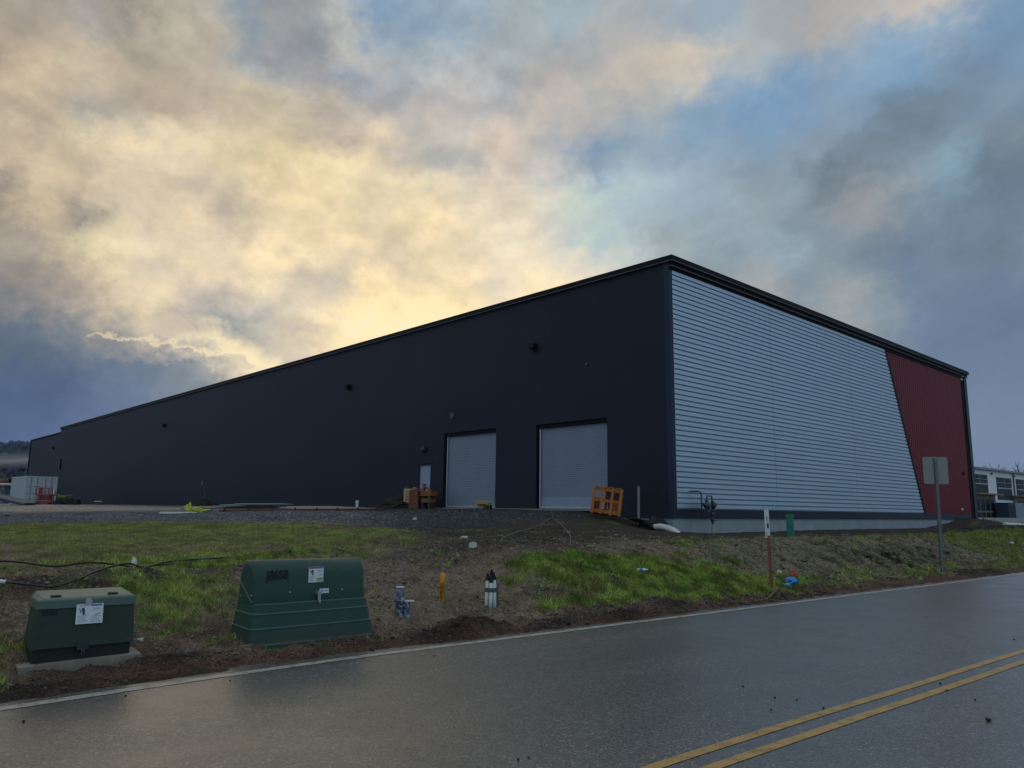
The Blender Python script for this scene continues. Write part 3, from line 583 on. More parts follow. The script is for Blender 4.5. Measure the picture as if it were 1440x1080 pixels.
# silver box-rib cladding, horizontal ribs, cut on a slant against the red
zb, zt = 1.705, 10.29
xe = lambda z: 23.23+(z-1.70)*(19.26-23.23)/(10.24-1.70)
pitch = .1826; prof = []
z = zb
while z < zt-.01:
    prof += [(z, -.020), (z+.026, -.020), (z+.042, -.066), (z+pitch-.012, -.066)]; z += pitch
prof = [(min(zz, zt), y) for zz, y in prof]
m, nt, b = newmat('silver_metal'); co = objco(nt)
mp = N(nt, 'ShaderNodeMapping'); mp.inputs['Scale'].default_value = (.35, 1, 4); nt.links.new(co, mp.inputs[0])
f1 = noise_tex(nt, 1.6, 5, .6, mp.outputs[0]); f2 = noise_tex(nt, 30, 3, .6, co)
c = ramp(nt, mathn(nt, 'MULTIPLY_ADD', f1, .7, mathn(nt, 'MULTIPLY', f2, .3)), [(.3, (.40, .49, .60)), (.7, (.51, .60, .70))])
sps = N(nt, 'ShaderNodeSeparateXYZ'); nt.links.new(co, sps.inputs[0])
for xq in (7.10, 14.785):
    c = mixc(nt, mathn(nt, 'MULTIPLY', mathn(nt, 'LESS_THAN', mathn(nt, 'ABSOLUTE', mathn(nt, 'SUBTRACT', sps.outputs[0], xq)), .018), .55), c, (.10, .13, .22))
nt.links.new(c, b.inputs['Base Color']); b.inputs['Metallic'].default_value = .55
nt.links.new(mathn(nt, 'MULTIPLY_ADD', f1, .25, .36), b.inputs['Roughness']); bump(nt, b, f1, .06, .02)
SILV = m
mb = MB()
for k, (xa, xb) in enumerate([(.14, 7.12), (7.09, 14.80), (14.77, None)]):
    off = -.004*(2-k)
    L0 = [(xa, y+off, zz) for zz, y in prof]; L1 = [((xb if xb else xe(zz)), y+off, zz) for zz, y in prof]
    vs = L0+L1; n = len(prof)
    mb.add(vs, [(i, i+1, n+i+1, n+i) for i in range(n-1)])
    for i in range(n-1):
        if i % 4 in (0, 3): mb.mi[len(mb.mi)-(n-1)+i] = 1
part('silver_cladding', mb, [SILV, M('silver_groove_shade', (.25, .32, .43), .6, .2, .15, 2)])  # groove faces get a darker colour, the shade of the recess painted in
# slanted black trim and red vertical-rib cladding
mb = MB()
a0, a1 = xe(zb), xe(zt)
mb.loft([[(a0, -.010, zb), (a0+.26, -.010, zb), (a0+.26, -.078, zb), (a0, -.078, zb)], [(a1, -.010, zt), (a1+.26, -.010, zt), (a1+.26, -.078, zt), (a1, -.078, zt)]])
part('slant_trim', mb, BLACKM)
m, nt, b = newmat('red_metal'); co = objco(nt)
f1 = noise_tex(nt, .5, 4, .6, co); f2 = noise_tex(nt, 14, 4, .6, co)
nt.links.new(ramp(nt, mathn(nt, 'MULTIPLY_ADD', f1, .7, mathn(nt, 'MULTIPLY', f2, .3)), [(.3, (.135, .0025, .0055)), (.7, (.175, .0035, .0075))]), b.inputs['Base Color']); b.inputs['Specular IOR Level'].default_value = .18
b.inputs['Roughness'].default_value = .48; RED = m
mb = MB(); x = 19.3
pr = []
while x < 31.4:
    pr += [(x, -.014), (x+.19, -.014), (x+.215, -.026), (x+.28, -.026)]; x += .305
zlo = lambda xx: max(zb, zb+(xx-.1-a0)*(zt-zb)/(a1-a0)) if xx-.1 < a0 else zb
pr = [(xx, y) for xx, y in pr if xx < 31.42]
n = len(pr); vs = [(xx, y, min(zlo(xx), zt)) for xx, y in pr]+[(xx, y, zt) for xx, y in pr]
mb.add(vs, [(i, i+1, n+i+1, n+i) for i in range(n-1)])
part('red_cladding', mb, RED)
mb = MB(); mb.cyl((30.37, -.07, 4.18), (30.37, -.03, 4.18), .11, n=14); part('wall_port', mb, BLACKM)
mb = MB(); mb.box2((29.45, -.05, 1.94), (29.72, -.036, 2.06)); part('paper_tag', mb, M('white_tag', (.7, .7, .72), .6))
# roll-up doors
DOORM = M('door_steel', (.20, .225, .29), .5, .1, .10, .8)
DOORL = M('door_steel_pale', (.25, .29, .39), .5, .1, .10, .8)
RAIL = M('guide_rail', (.42, .43, .46), .45, .3, .1, 3)
for k, (a, bb, z) in enumerate(doors[:2]):
    z0 = 1.69; rows = []
    zz = z0; pit = .0762
    while zz < z-.02:
        rows += [(zz, .165), (zz+.010, .168), (zz+.045, .162), (zz+.066, .165)]; zz += pit
    n = len(rows); mb = MB()
    mb.add([(x_, a+.10, q) for q, x_ in rows]+[(x_, bb-.17, q) for q, x_ in rows], [(i, i+1, n+i+1, n+i) for i in range(n-1)])
    lim = 2.12 if k == 0 else 0
    for i in range(len(mb.f)):
        if rows[i][0] < lim: mb.mi[i] = 1
    mb.sm = [False]*len(mb.f)
    dr = part('roll_up_door', mb, [DOORM, DOORL])
    mb = MB(); mb.box2((.10, bb-.17, z0), (.15, bb-.11, z)); part('guide_rail', mb, RAIL, dr)
    mb = MB(); mb.box2((.12, a+.02, z0), (.16, a+.10, z)); part('guide_rail', mb, TRIM, dr)
    mb = MB(); mb.box2((.12, a+.10, z0-.005), (.16, bb-.17, z0+.07)); part('bottom_bar', mb, RAIL, dr)
    mb = MB(); mb.box2((.06, a+.01, z-.16), (.26, bb-.01, z-.005)); part('head_hood', mb, BLACKM, dr)
a, bb, z = doors[2]
mb = MB(); mb.box2((.06, a+.06, 1.70), (.11, bb-.06, z-.06)); md = part('door', mb, M('door_paint', (.27, .31, .42), .5, 0, .08, 1))
mb = MB(); mb.box2((.02, a+.002, 1.70), (.13, a+.058, z-.002)); mb.box2((.02, bb-.058, 1.70), (.13, bb-.002, z-.002)); mb.box2((.02, a+.058, z-.058), (.13, bb-.058, z-.004)); part('door_frame', mb, M('frame_blue', (.02, .028, .07), .5), md)
mb = MB(); mb.cyl((.055, a+.13, 2.7), (.0, a+.13, 2.7), .03, n=10); mb.box2((-.03, a+.10, 2.69), (-.01, a+.24, 2.72)); part('handle', mb, RAIL, md)
mb = MB(); mb.box2((-.05, a-.12, z+.03), (0, bb+.12, z+.06)); part('drip_cap', mb, TRIM, md)
mb = MB(); mb.box2((-.3, 2.8, 1.60), (.3, 13.2, 1.672)); part('door_apron', mb, M('apron_concrete', (.2, .2, .21), .85, 0, .2, 2))
FIX = M('fixture_bronze', (.01, .010, .013), .4, .3)
LENS = M('lamp_lens', (.05, .055, .07), .25)
for y, z in ((6.87, 8.42), (21.9, 8.35), (52, 8.35), (91.3, 8.40)):
    mb = MB(); mb.box2((-.05, y-.14, z-.14), (-.001, y+.14, z+.14))
    mb.loft([[(-.05, y-.16, z+.16), (-.05, y+.16, z+.16), (-.05, y+.16, z-.12), (-.05, y-.16, z-.12)], [(-.26, y-.15, z+.12), (-.26, y+.15, z+.12), (-.22, y+.15, z-.05), (-.22, y-.15, z-.05)]])
    wl_ = part('wall_light', mb, FIX, bevel=.01)
    mb = MB(); mb.box2((-.20, y-.12, z-.135), (-.06, y+.12, z-.122)); part('lens', mb, LENS, wl_)
y, z = 14.52, 4.47
mb = MB(); mb.lathe([(0, 0), (.15, 0), (.16, .05), (.12, .13), (.05, .17), (0, .175)], (0, y, z), 16, 0, (-1, 0, 0)); mb.box2((-.16, y-.15, z+.02), (-.001, y+.15, z+.09)); part('door_light', mb, M('fixture_grey', (.03, .035, .05), .4))
mb = MB(); mb.lathe([(0, .03), (.10, .03), (.13, .02), (.16, .05), (.16, 0)], (0, 12.4, 5.95), 18, 0, (-1, 0, 0)); part('vent_cap', mb, M('vent_grey', (.055, .06, .08), .5))
mb = MB(); mb.cyl((-.03, 3.94, 7.32), (0, 3.94, 7.32), .06, n=10); part('sensor', mb, M('vent_grey', (.055, .06, .08), .5))
mb = MB(); mb.box2((-.14, 86.9, 5.7), (-.001, 87.3, 6.9)); part('electrical_box', mb, FIX)
mb = MB(); mb.box2((-.10, LEN-.16, 1.6), (-.005, LEN-.02, 10.0)); part('downspout', mb, TRIM)
# ------------------------------------------------------------------ roadside things
GREEN = M('cabinet_green', (.034, .070, .060), .34, 0, .14, 3, .05, 90, .55, (.075, .06, .045), .16)
GREEN2 = M('box_green', (.036, .058, .046), .5, 0, .16, 4, .05, 90, .5, (.075, .06, .045), .12)
GREENP = M('box_green_pale', (.075, .118, .10), .42, 0, .12, 4)
DARKG = M('plinth_dark', (.008, .010, .010), .6, 0, .3, 5)
LWHITE = M('label_white', (.66, .68, .72), .55, 0, .06, 8); LINK = M('label_ink', (.03, .04, .10), .6); LRED = M('label_red', (.40, .05, .03), .6)
LBLUE = M('label_blue', (.05, .16, .48), .6); LGREY = M('label_grey', (.34, .36, .44), .6); LYEL = M('label_yellow', (.45, .46, .20), .6); LTEAL = M('label_teal', (.10, .32, .42), .6)
STEEL = M('galvanised', (.36, .38, .40), .42, .7, .2, 8); BLACKP = M('black_plastic', (.010, .010, .011), .45, 0, .3, 8); INK = M('stencil_ink', (.004, .007, .007), .6)
CONC = M('pad_concrete', (.40, .36, .31), .85, 0, .22, 7, .25, 60, .6, (.07, .055, .042), .05)

def warning_label(parent, loc, w, h, rot, kind):
    """hazard notice: header bars, shock pictogram, arc symbol, rows of small print"""
    mb = MB(); mats = [LWHITE, LINK, LRED, LBLUE, LGREY, LYEL, LTEAL]
    def rect(x0, z0, x1, z1, mi, l): mb.box2((x0*w, -.0012-l*.0012, z0*h), (x1*w, -.0008-l*.0012+.0004, z1*h), mi)
    mb.box2((-.5*w, -.0012, -.5*h), (.5*w, 0, .5*h), 0)
    if kind == 'cabinet':
        rect(-.48, .38, .02, .49, 2, 1); rect(.03, .38, .48, .49, 3, 1); rect(.04, -.47, .48, -.20, 5, 1)
        for k in range(4): rect(.10, -.26-.05*k, .44-.06*(k % 2), -.285-.05*k, 1 if k == 0 else 4, 2)
    else:
        rect(-.40, .40, -.05, .45, 4, 1); rect(.03, .38, .46, .47, 3, 1)
    # falling figure struck by a bolt
    mb.box((-.24*w, -.003, .20*h), (.10*w, .001, .22*h), 1, Matrix.Rotation(R(-12), 3, 'Y')); mb.cyl((-.22*w, -.0035, .02*h), (-.22*w, -.0025, .02*h), .055*w, n=12, mi=1)
    mb.box((-.36*w, -.003, .22*h), (.03*w, .001, .16*h), 1, Matrix.Rotation(R(-38), 3, 'Y')); mb.box((-.33*w, -.003, .12*h), (.03*w, .001, .12*h), 1, Matrix.Rotation(R(30), 3, 'Y'))
    # arc symbol and key shape
    pts = [(.24+.13*math.cos(a), .12+.16*math.sin(a)) for a in np.linspace(.3, 2.9, 9)]
    for (xa, za), (xb, zb_) in zip(pts, pts[1:]): mb.beam((xa*w, -.003, za*h), (xb*w, -.003, zb_*h), .03*w, .001, 1 if kind == 'cabinet' else 6)
    mb.box((.30*w, -.003, -.03*h), (.20*w, .001, .05*h), 6, Matrix.Rotation(R(-20), 3, 'Y'))
    for k in range(5): rect(-.42, -.08-.075*k, -.06-.05*((k*7) % 3), -.11-.075*k, 4, 1)
    if kind != 'cabinet':
        for k in range(4): rect(.06, -.12-.08*k, .42-.07*((k*5) % 3), -.15-.08*k, 4, 1)
        rect(.10, -.45, .14, -.42, 1, 2); rect(.36, -.43, .40, -.39, 1, 2)
    o = mb.build('warning_label', mats, parent); o.location = loc; o.rotation_euler = rot; return o

def rrect(x0, y0, x1, y1, r, z, n=4):
    pts = []
    for cx, cy, a0 in ((x1-r, y1-r, 0), (x0+r, y1-r, 90), (x0+r, y0+r, 180), (x1-r, y0+r, 270)):
        for k in range(n+1):
            a = R(a0+90*k/n); pts.append((cx+r*math.cos(a), cy+r*math.sin(a), z))
    return pts
# large rounded cabinet, local x along the road, y away from it
cb = thing('utility_cabinet', 'large dark green rounded utility cabinet numbered J8658 standing on bare dirt', 'utility cabinet', P(3.33, .76), ROADROT)
cb.location.z = .06
Lc = 1.55
mb = MB()
levels = [(-.12, -.01), (.02, 0), (.035, .0), (.05, .008), (.19, .024), (.215, .030), (.345, .046), (.37, .054), (.452, .066)]
rings = [rrect(i-.0, i*1.25, Lc-i, .66-i*.6, .06, z) for z, i in levels]
mb.loft(rings, 0, False)
mb.build('base', GREEN, cb, bevel=.006)
# hood: barrel-topped cover, profile in y-z swept along x with drawn-in ends
def hood_ring(x, k):
    yc, zc = .37, .70; pr = [(.115, .455), (.15, .60)]
    for a in np.linspace(168, 12, 15): pr.append((yc+.215*math.cos(R(a)), .715+.215*math.sin(R(a))))
    pr += [(.60, .60), (.635, .455)]
    return [(x, yc+(y-yc)*k, .455+(z-.455)*(1-(1-k)*.55)) for y, z in pr]
mb = MB()
xs = [(.052, .80), (.056, .93), (.08, 1.0), (Lc-.09, 1.0), (Lc-.064, .93), (Lc-.056, .80)]
mb.loft([hood_ring(x+.02*(x < .5)-.02*(x > .5), k) for x, k in xs], 0, True)
hd = mb.build('hood', GREEN, cb, bevel=.004)
mb = MB(); mb.beam((.068, .58, .70), (.068, .15, .47), .012, .012); mb.box2((.06, .092, .452), (Lc-.06, .11, .462)); mb.build('seam_strip', M('green_edge', (.09, .16, .15), .4), cb)
mb = MB()
for i in (0.018, .045, .072):
    pass
for z, i in ((.028, -.002), (.202, .021), (.356, .044)):
    rr_ = [rrect(i-.004, i*1.25-.004, Lc-i+.004, .66-i*.6+.004, .06, zz) for zz in (z-.006, z+.006)]
    mb.loft(rr_, 0, False)
mb.build('rib', M('green_edge', (.09, .16, .15), .4), cb)
front_y = lambda z: .115+(z-.455)/(.60-.455)*.035 if z < .6 else .155+(z-.60)*.02
tl = R(90-13)
text_part('number_marking', 'J8658', .145, INK, cb, (.345, .1525, .765), (R(88.8), 0, 0), .003, squash=.8)
warning_label(cb, (.82, .151, .755), .19, .18, (R(-1.2), 0, 0), 'cabinet')
lt = MB(); lt.cyl((.84, .14, .545), (.84, .085, .545), .028, n=14); lt.box((.84, .08, .515), (.035, .02, .10)); lt.tube([(.835, .07, .47), (.832, .062, .445), (.842, .062, .43), (.852, .064, .445), (.848, .07, .47)], .006); ltp = lt.build('latch', STEEL, cb, bevel=.004)
mb = MB(); mb.box2((.865, .128, .535), (.985, .131, .59)); tg = mb.build('paper_tag', LWHITE, cb)
mb = MB(); mb.box2((.88, .126, .555), (.92, .1275, .575)); mb.box2((.93, .126, .56), (.97, .1275, .57)); mb.build('tag_print', LGREY, tg)
for x, z in ((.50, .57), (1.16, .565)):
    mb = MB(); mb.cyl((x, .145, z), (x, .13, z), .014, .010, 10); mb.build('bolt', STEEL, cb)
for y, z in ((.2, .55), (.52, .52)):
    mb = MB(); mb.cyl((.085, y, z), (.062, y, z), .012, .009, 10); mb.build('bolt', STEEL, cb)

# small flat-lidded transformer box on its concrete pad
pd = MB()
rg = [[(-.11, -.09, -.12), (.93, -.07, -.12), (.95, .62, -.12), (-.12, .6, -.12)], [(-.11, -.09, .012), (.93, -.07, .03), (.95, .62, .035), (-.12, .6, .015)]]
pd.loft(rg); po = pd.build('concrete_pad', CONC, None, bevel=.012); po.location = P(1.30, .98); po.location.z = .115; po.rotation_euler = (0, 0, ROADROT)
tag(po, 'thin concrete pad under the small flat-lidded green box', 'concrete pad')
tb = thing('transformer_box', 'small green metal utility box with sloping pale lid on a concrete pad', 'utility box', (po.location.x, po.location.y, .125), ROADROT)
mb = MB(); mb.loft([[(.0, .02, -.01), (.84, .02, -.01), (.84, .46, .01), (0, .46, -.01)], [(.0, .02, .16), (.84, .02, .16), (.84, .46, .16), (0, .46, .16)]]); mb.build('plinth', DARKG, tb, bevel=.006)
mb = MB(); mb.loft([[(-.015, -.02, .135), (.86, -.02, .135), (.86, .485, .135), (-.015, .485, .135)], [(.01, .025, .50), (.85, .025, .50), (.84, .46, .50), (.01, .46, .50)]]); mb.build('body', GREEN2, tb, bevel=.01)
mb = MB(); mb.loft([[(.0, .012, .495), (.857, .012, .495), (.85, .47, .495), (0, .47, .495)], [(.005, .018, .575), (.855, .018, .575), (.845, .468, .575), (.005, .468, .575)], [(.045, .06, .590), (.82, .06, .590), (.81, .46, .625), (.04, .46, .625)]]); ld = mb.build('lid', GREENP, tb, bevel=.012)
for x in (.16, .66):
    mb = MB(); mb.box((x, .10, .600), (.085, .035, .012)); mb.cyl((x-.045, .115, .602), (x+.045, .115, .602), .009, n=8); mb.build('hinge', DARKG, ld)
warning_label(tb, (.445, -.003, .43), .235, .185, (R(-7), 0, R(0)), 'box')
mb = MB(); mb.cyl((.43, .0, .545), (.43, .016, .545), .03, n=14); mb.build('sticker', M('sticker_lilac', (.45, .36, .5), .6), tb)
mb = MB(); mb.box2((.36, -.03, .10), (.46, .02, .175)); mb.cyl((.41, -.05, .10), (.41, -.02, .10), .02, n=12); mb.tube([(.40, -.045, .08), (.40, -.05, .045), (.42, -.05, .045), (.42, -.045, .08)], .006); mb.build('padlock', M('dull_steel', (.04, .042, .042), .45, .3), tb, bevel=.003)
mb = MB()
for k in range(4): mb.box((.06+.034*k, .012, .462), (.018 if k % 2 else .024, .002, .05 if k % 3 else .044))
mb.build('stencil_marking', INK, tb)

# blue-painted hydrant with side outlet
m, nt, b = newmat('blue_white_paint'); co = objco(nt)
f = noise_tex(nt, 22, 6, .7, co)
nt.links.new(ramp(nt, f, [(.40, (.045, .07, .17)), (.50, (.10, .13, .24)), (.58, (.38, .42, .50)), (.7, (.5, .53, .6))]), b.inputs['Base Color']); b.inputs['Roughness'].default_value = .6; bump(nt, b, f, .4, .01)
BLUP = m; CAPW = M('cap_white', (.50, .51, .52), .6, 0, .2, 10)
p = P(5.67, 1.42); hy = thing('hydrant', 'stubby blue and white painted hydrant with capped side outlet', 'hydrant', (p.x, p.y, p.z-.03), ROADROT-.65)
mb = MB(); mb.lathe([(.062, -.06), (.060, .21), (.078, .215), (.078, .235), (.05, .24), (.048, .27), (.056, .275), (.058, .33), (.050, .35), (.050, .385)], n=18)
for k in range(6):
    a = k*math.pi/3; mb.cyl((.07*math.cos(a), .07*math.sin(a), .20), (.07*math.cos(a), .07*math.sin(a), .25), .009, n=6)
mb.build('barrel', BLUP, hy)
mb = MB(); mb.lathe([(.0, .405), (.05, .405), (.058, .398), (.058, .385), (.03, .383)], n=18); mb.build('top_cap', CAPW, hy)
mb = MB(); mb.tube(smooth_curve([(.03, 0, .15), (.07, 0, .155), (.098, 0, .12), (.10, 0, -.06)], 5), .043, 12); mb.cyl((.10, 0, .12), (.10, 0, .20), .043, .046, 14); so_ = mb.build('side_outlet', BLUP, hy)
mb = MB(); mb.box((.125, 0, .212), (.14, .10, .022)); mb.build('outlet_cap', CAPW, so_, bevel=.01)
mb = MB(); mb.cyl((0, 0, .30), (.0, -.085, .30), .028, .024, 12); mb.cyl((0, -.085, .30), (0, -.10, .30), .034, n=8); mb.build('nozzle', BLUP, hy)

# yellow gas marker
p = P(6.57, 1.74); ym = thing('marker_post', 'yellow round-topped plastic marker post with black letters down its front', 'marker post', (p.x, p.y, p.z-.03), -.05, None, (R(0), R(2.5), 0))
YEL = M('marker_yellow', (.62, .27, .012), .5, 0, .14, 9, 0, 60, .4, (.08, .06, .04), .06)
mb = MB(); mb.lathe([(.036, -.1), (.036, .295), (.042, .30), (.042, .315)], n=18); mb.build('post', YEL, ym)
mb = MB(); mb.lathe([(.042, .318), (.040, .40), (.034, .43), (.02, .45), (0, .457)], n=18); mb.build('cap', M('marker_orange', (.66, .25, .015), .45, 0, .12, 9), ym)
for k, ch in enumerate('GAS'): text_part('lettering', ch, .065, M('marker_ink', (.05, .025, .004), .6), ym, (0, -.0375, .245-.068*k), (R(90), 0, 0), .001)
mb = MB(); mb.box((0, -.037, .035), (.04, .003, .025)); mb.build('lettering', M('marker_ink', (.05, .025, .004), .6), ym)

# bundle of white posts strapped together
p = P(7.24, 1.42); bd = thing('post_bundle', 'bundle of white posts with black tops strapped together with grey tape', 'post bundle', (p.x, p.y, p.z-.02), 0)
WP = M('post_white', (.80, .80, .78), .55, 0, .12, 7, 0, 60, .7, (.10, .085, .07), .10)
posts = [((-.062, .0), (-.045, 0), .50), ((.002, -.035), (.008, -.03), .47), ((.066, .0), (.050, .005), .51), ((.02, .06), (.012, .045), .55), ((.105, .02), (.07, .03), .46)]
for k, ((x0, y0), (x1, y1), h) in enumerate(posts):
    mt = WP if k < 4 else M('post_grey', (.06, .06, .06), .7, 0, .3, 8)
    tt = (h-.11)/h
    a = Vector((x0, y0, -.08)); c = Vector((x1, y1, h)); e = a.lerp(c, (h-.11+.08)/(h+.08)); e2 = a.lerp(c, (h-.03+.08)/(h+.08))
    mb = MB(); mb.cyl(a, e, .027, .026, 14); pp = mb.build('post', mt, bd)
    mb = MB(); mb.cyl(e, e2, .0285, .028, 14); mb.cyl(e2, c, .021, .019, 12); mb.build('post_cap', BLACKP, pp)
mb = MB(); pts = [(-.085, -.012), (-.03, -.056), (.03, -.064), (.085, -.015), (.10, .03), (.05, .075), (-.02, .075), (-.075, .03)]
mb.loft([[(x, y, .225-.03*x) for x, y in pts], [(x, y, .285-.03*x) for x, y in pts]], 0, False, False, False); mb.build('tape', M('tape_grey', (.09, .09, .10), .45, .2), bd)
mb = MB(); mb.tube(smooth_curve([(.05, -.02, .53), (.075, -.03, .47), (.095, -.03, .40), (.09, -.03, .30)], 6), .004, 6); mb.build('string', M('string_pale', (.4, .38, .34), .8), bd)

# rusty marker post with white top, and the lath lying at its foot
p = P(13.6, .68); rp = thing('marker_post', 'tall rust-brown marker post with white top and black markings beside the road', 'marker post', (p.x, p.y, p.z-.04), R(-15), None, (R(1.5), R(-1.4), 0))
RUST = M('rust_brown', (.23, .070, .030), .7, 0, .35, 9, .2, 70); WHT = M('sign_white', (.64, .66, .70), .5, 0, .1, 6)
mb = MB(); mb.loft([[(-.022, -.012, -.1), (.022, -.012, -.1), (.022, .012, -.1), (-.022, .012, -.1)], [(-.030, -.012, 1.10), (.022, -.012, 1.10), (.022, .012, 1.10), (-.030, .012, 1.10)]]); mb.beam((.026, .02, -.1), (.026, .02, 1.02), .022, .03); mb.build('post', RUST, rp, bevel=.004)
mb = MB(); mb.box2((-.044, -.016, 1.06), (.042, .014, 1.56)); wp_ = mb.build('white_top', WHT, rp, bevel=.006)
mb = MB(); mb.box2((-.008, -.018, 1.20), (.026, -.0165, 1.30)); mb.box2((-.006, -.018, 1.33), (.006, -.0165, 1.40)); mb.add([(-.016, -.0175, 1.40), (.016, -.0175, 1.40), (0, -.0175, 1.44)], [(0, 1, 2)]); mb.build('black_marking', BLACKP, wp_)
mb = MB(); mb.box2((-.055, -.017, 1.02), (-.01, .016, 1.13)); mb.build('pale_sleeve', M('sleeve_pale', (.5, .46, .42), .6), rp)
a, c = P(13.05, .40, .03), P(13.75, .62, .05)
mb = MB(); mb.beam(a, c, .045, .012); o = mb.build('lath', M('lath_brown', (.13, .07, .045), .8, 0, .3, 9)); tag(o, 'brown wooden lath lying on the dirt at the foot of the rusty post', 'wooden lath')

# traffic sign seen from behind
p = P(22.06, .82); sg = thing('road_sign', 'back of a pale grey rectangular road sign on a galvanised post', 'road sign', (p.x, p.y, p.z-.05), R(-8), None, (0, R(.6), 0))
POSTM = M('sign_post_steel', (.15, .16, .18), .5, .5, .2, 6)
mb = MB(); mb.box2((-.03, -.012, -.2), (.03, -.006, 3.05)); mb.box2((-.033, -.012, -.2), (-.027, .026, 3.05)); mb.box2((.027, -.012, -.2), (.033, .026, 3.05)); mb.box2((-.05, .02, -.2), (-.0335, .026, 3.05)); mb.box2((.0335, .02, -.2), (.05, .026, 3.05)); mb.build('post', POSTM, sg)
mb = MB(); mb.loft([[(x, .030, z) for x, z, _ in rrect(-.315, 2.36, .315, 3.09, .04, 0)], [(x, .034, z) for x, z, _ in rrect(-.315, 2.36, .315, 3.09, .04, 0)]]); pn = mb.build('sign_panel', M('sign_back', (.25, .25, .255), .5, .25, .12, 3), sg)
for z in (2.5, 2.98):
    mb = MB(); mb.cyl((0, -.02, z), (0, .036, z), .012, n=8); mb.build('bolt', STEEL, pn)

# litter along the bank
def crumple(name, p, size, mat, label, cat, seed, rot=0, group=None):
    mb = MB(); mb.blobm((0, 0, size[2]*.55), size, seed, .55, 3, 0, 1.9); o = mb.build(name, mat); o.location = p; o.rotation_euler = (0, 0, rot); return tag(o, label, cat, group)
PLB = M('plastic_blue', (.03, .24, .62), .35, 0, .25, 20); PLR = M('plastic_red', (.45, .07, .05), .5, 0, .3, 18); PLW = M('plastic_white', (.62, .63, .64), .5, 0, .15, 15)
crumple('plastic_bag', P(14.62, .85, -.02), (.13, .10, .09), PLB, 'crumpled bright blue plastic bag on the verge grass', 'plastic bag', 3, .4)
crumple('plastic_scrap', P(14.3, .78, -.01), (.09, .06, .05), M('plastic_teal', (.07, .33, .42), .4, 0, .2, 20), 'small torn teal plastic scrap just left of the blue bag', 'litter', 8)
crumple('wrapper', P(15.3, 1.2, -.02), (.06, .05, .09), PLR, 'crumpled red wrapper on the bank above the blue bag', 'litter', 5)
crumple('paper_scrap', P(14.33, 1.1, -.01), (.05, .04, .03), PLW, 'small white paper scrap between rusty post and blue bag', 'litter', 6)
crumple('paper_scrap', P(15.0, 1.35, 0), (.045, .035, .045), PLW, 'tiny white paper scrap beside the red wrapper', 'litter', 7)
p = P(11.17, 1.85, .03); bt = thing('plastic_bottle', 'crushed clear plastic bottle with blue label lying on the grass', 'bottle', p, R(-30))
mb = MB(); mb.lathe([(0, -.10), (.028, -.10), (.034, -.09), (.034, .03), (.030, .06), (.013, .09), (.013, .105)], (0, 0, .02), 14, 0, (1, -.1, .1)); bb_ = mb.build('body', M('bottle_clear', (.55, .62, .68), .25, 0, .15, 12), bt)
mb = MB(); mb.lathe([(.035, -.04), (.036, -.035), (.036, .02), (.035, .025)], (0, 0, .02), 14, 0, (1, -.1, .1)); mb.build('label', LBLUE, bt)
mb = MB(); mb.lathe([(.015, .10), (.015, .12), (0, .121)], (0, 0, .02), 12, 0, (1, -.1, .1)); mb.build('cap', PLW, bt)
def slab(name, p, size, mat, label, cat, rz, tilt=0):
    mb = MB(); w_, h_, t_ = (v/2 for v in size)
    if name == 'rock': mb.blobm((0, 0, t_*.8), (w_, h_, t_*1.2), 21, .35, 2, 0, 1.5)
    else: mb.loft([[(-w_, -h_*.9, -.01), (w_*.9, -h_, -.01), (w_, h_*.8, -.01), (-w_*.8, h_, -.01)], [(-w_*.9, -h_*.8, t_*2), (w_*.8, -h_*.9, t_*1.7), (w_*.95, h_*.7, t_*2), (-w_*.7, h_*.9, t_*1.6)]]); o = mb.build(name, mat); o.location = p; o.rotation_euler = (tilt, 0, rz); return tag(o, label, cat)
WST = M('chunk_white', (.55, .54, .52), .8, 0, .2, 9)
slab('foam_chunk', P(9.35, 5.0, 0), (.17, .1, .06), WST, 'flat white foam chunk at the top edge of the dark gravel', 'foam chunk', .3)
slab('foam_chunk', P(8.7, 3.83, 0), (.14, .1, .1), WST, 'blocky off-white chunk on brown dirt above the white post bundle', 'foam chunk', .9)
slab('rock', P(9.9, 6.6, 0), (.30, .22, .14), M('rock_grey', (.15, .15, .15), .9, 0, .25, 6), 'pale grey rock lying on the dark gravel below the left roll-up door', 'rock', .5)
for (s, d, sz, lb) in ((27.2, 2.0, (.42, .07, .05), 'white lath stub lying on the dark scraped bank left of the road sign'), (33.0, 2.6, (.25, .14, .06), 'white scrap on the grass bank right of the road sign'), (2.35, 1.35, (.07, .05, .02), 'small pale scrap on dirt right of the transformer box'),
                       (10.9, 9.3, (.10, .06, .06), 'small white scrap on the gravel in front of the slatted crate'), (7.9, 19.2, (1.3, .5, .05), 'flat white board on the gravel left of the yellow sheeting')):
    slab('white_scrap', P(s, d, 0), sz, WST, lb, 'scrap', .6)

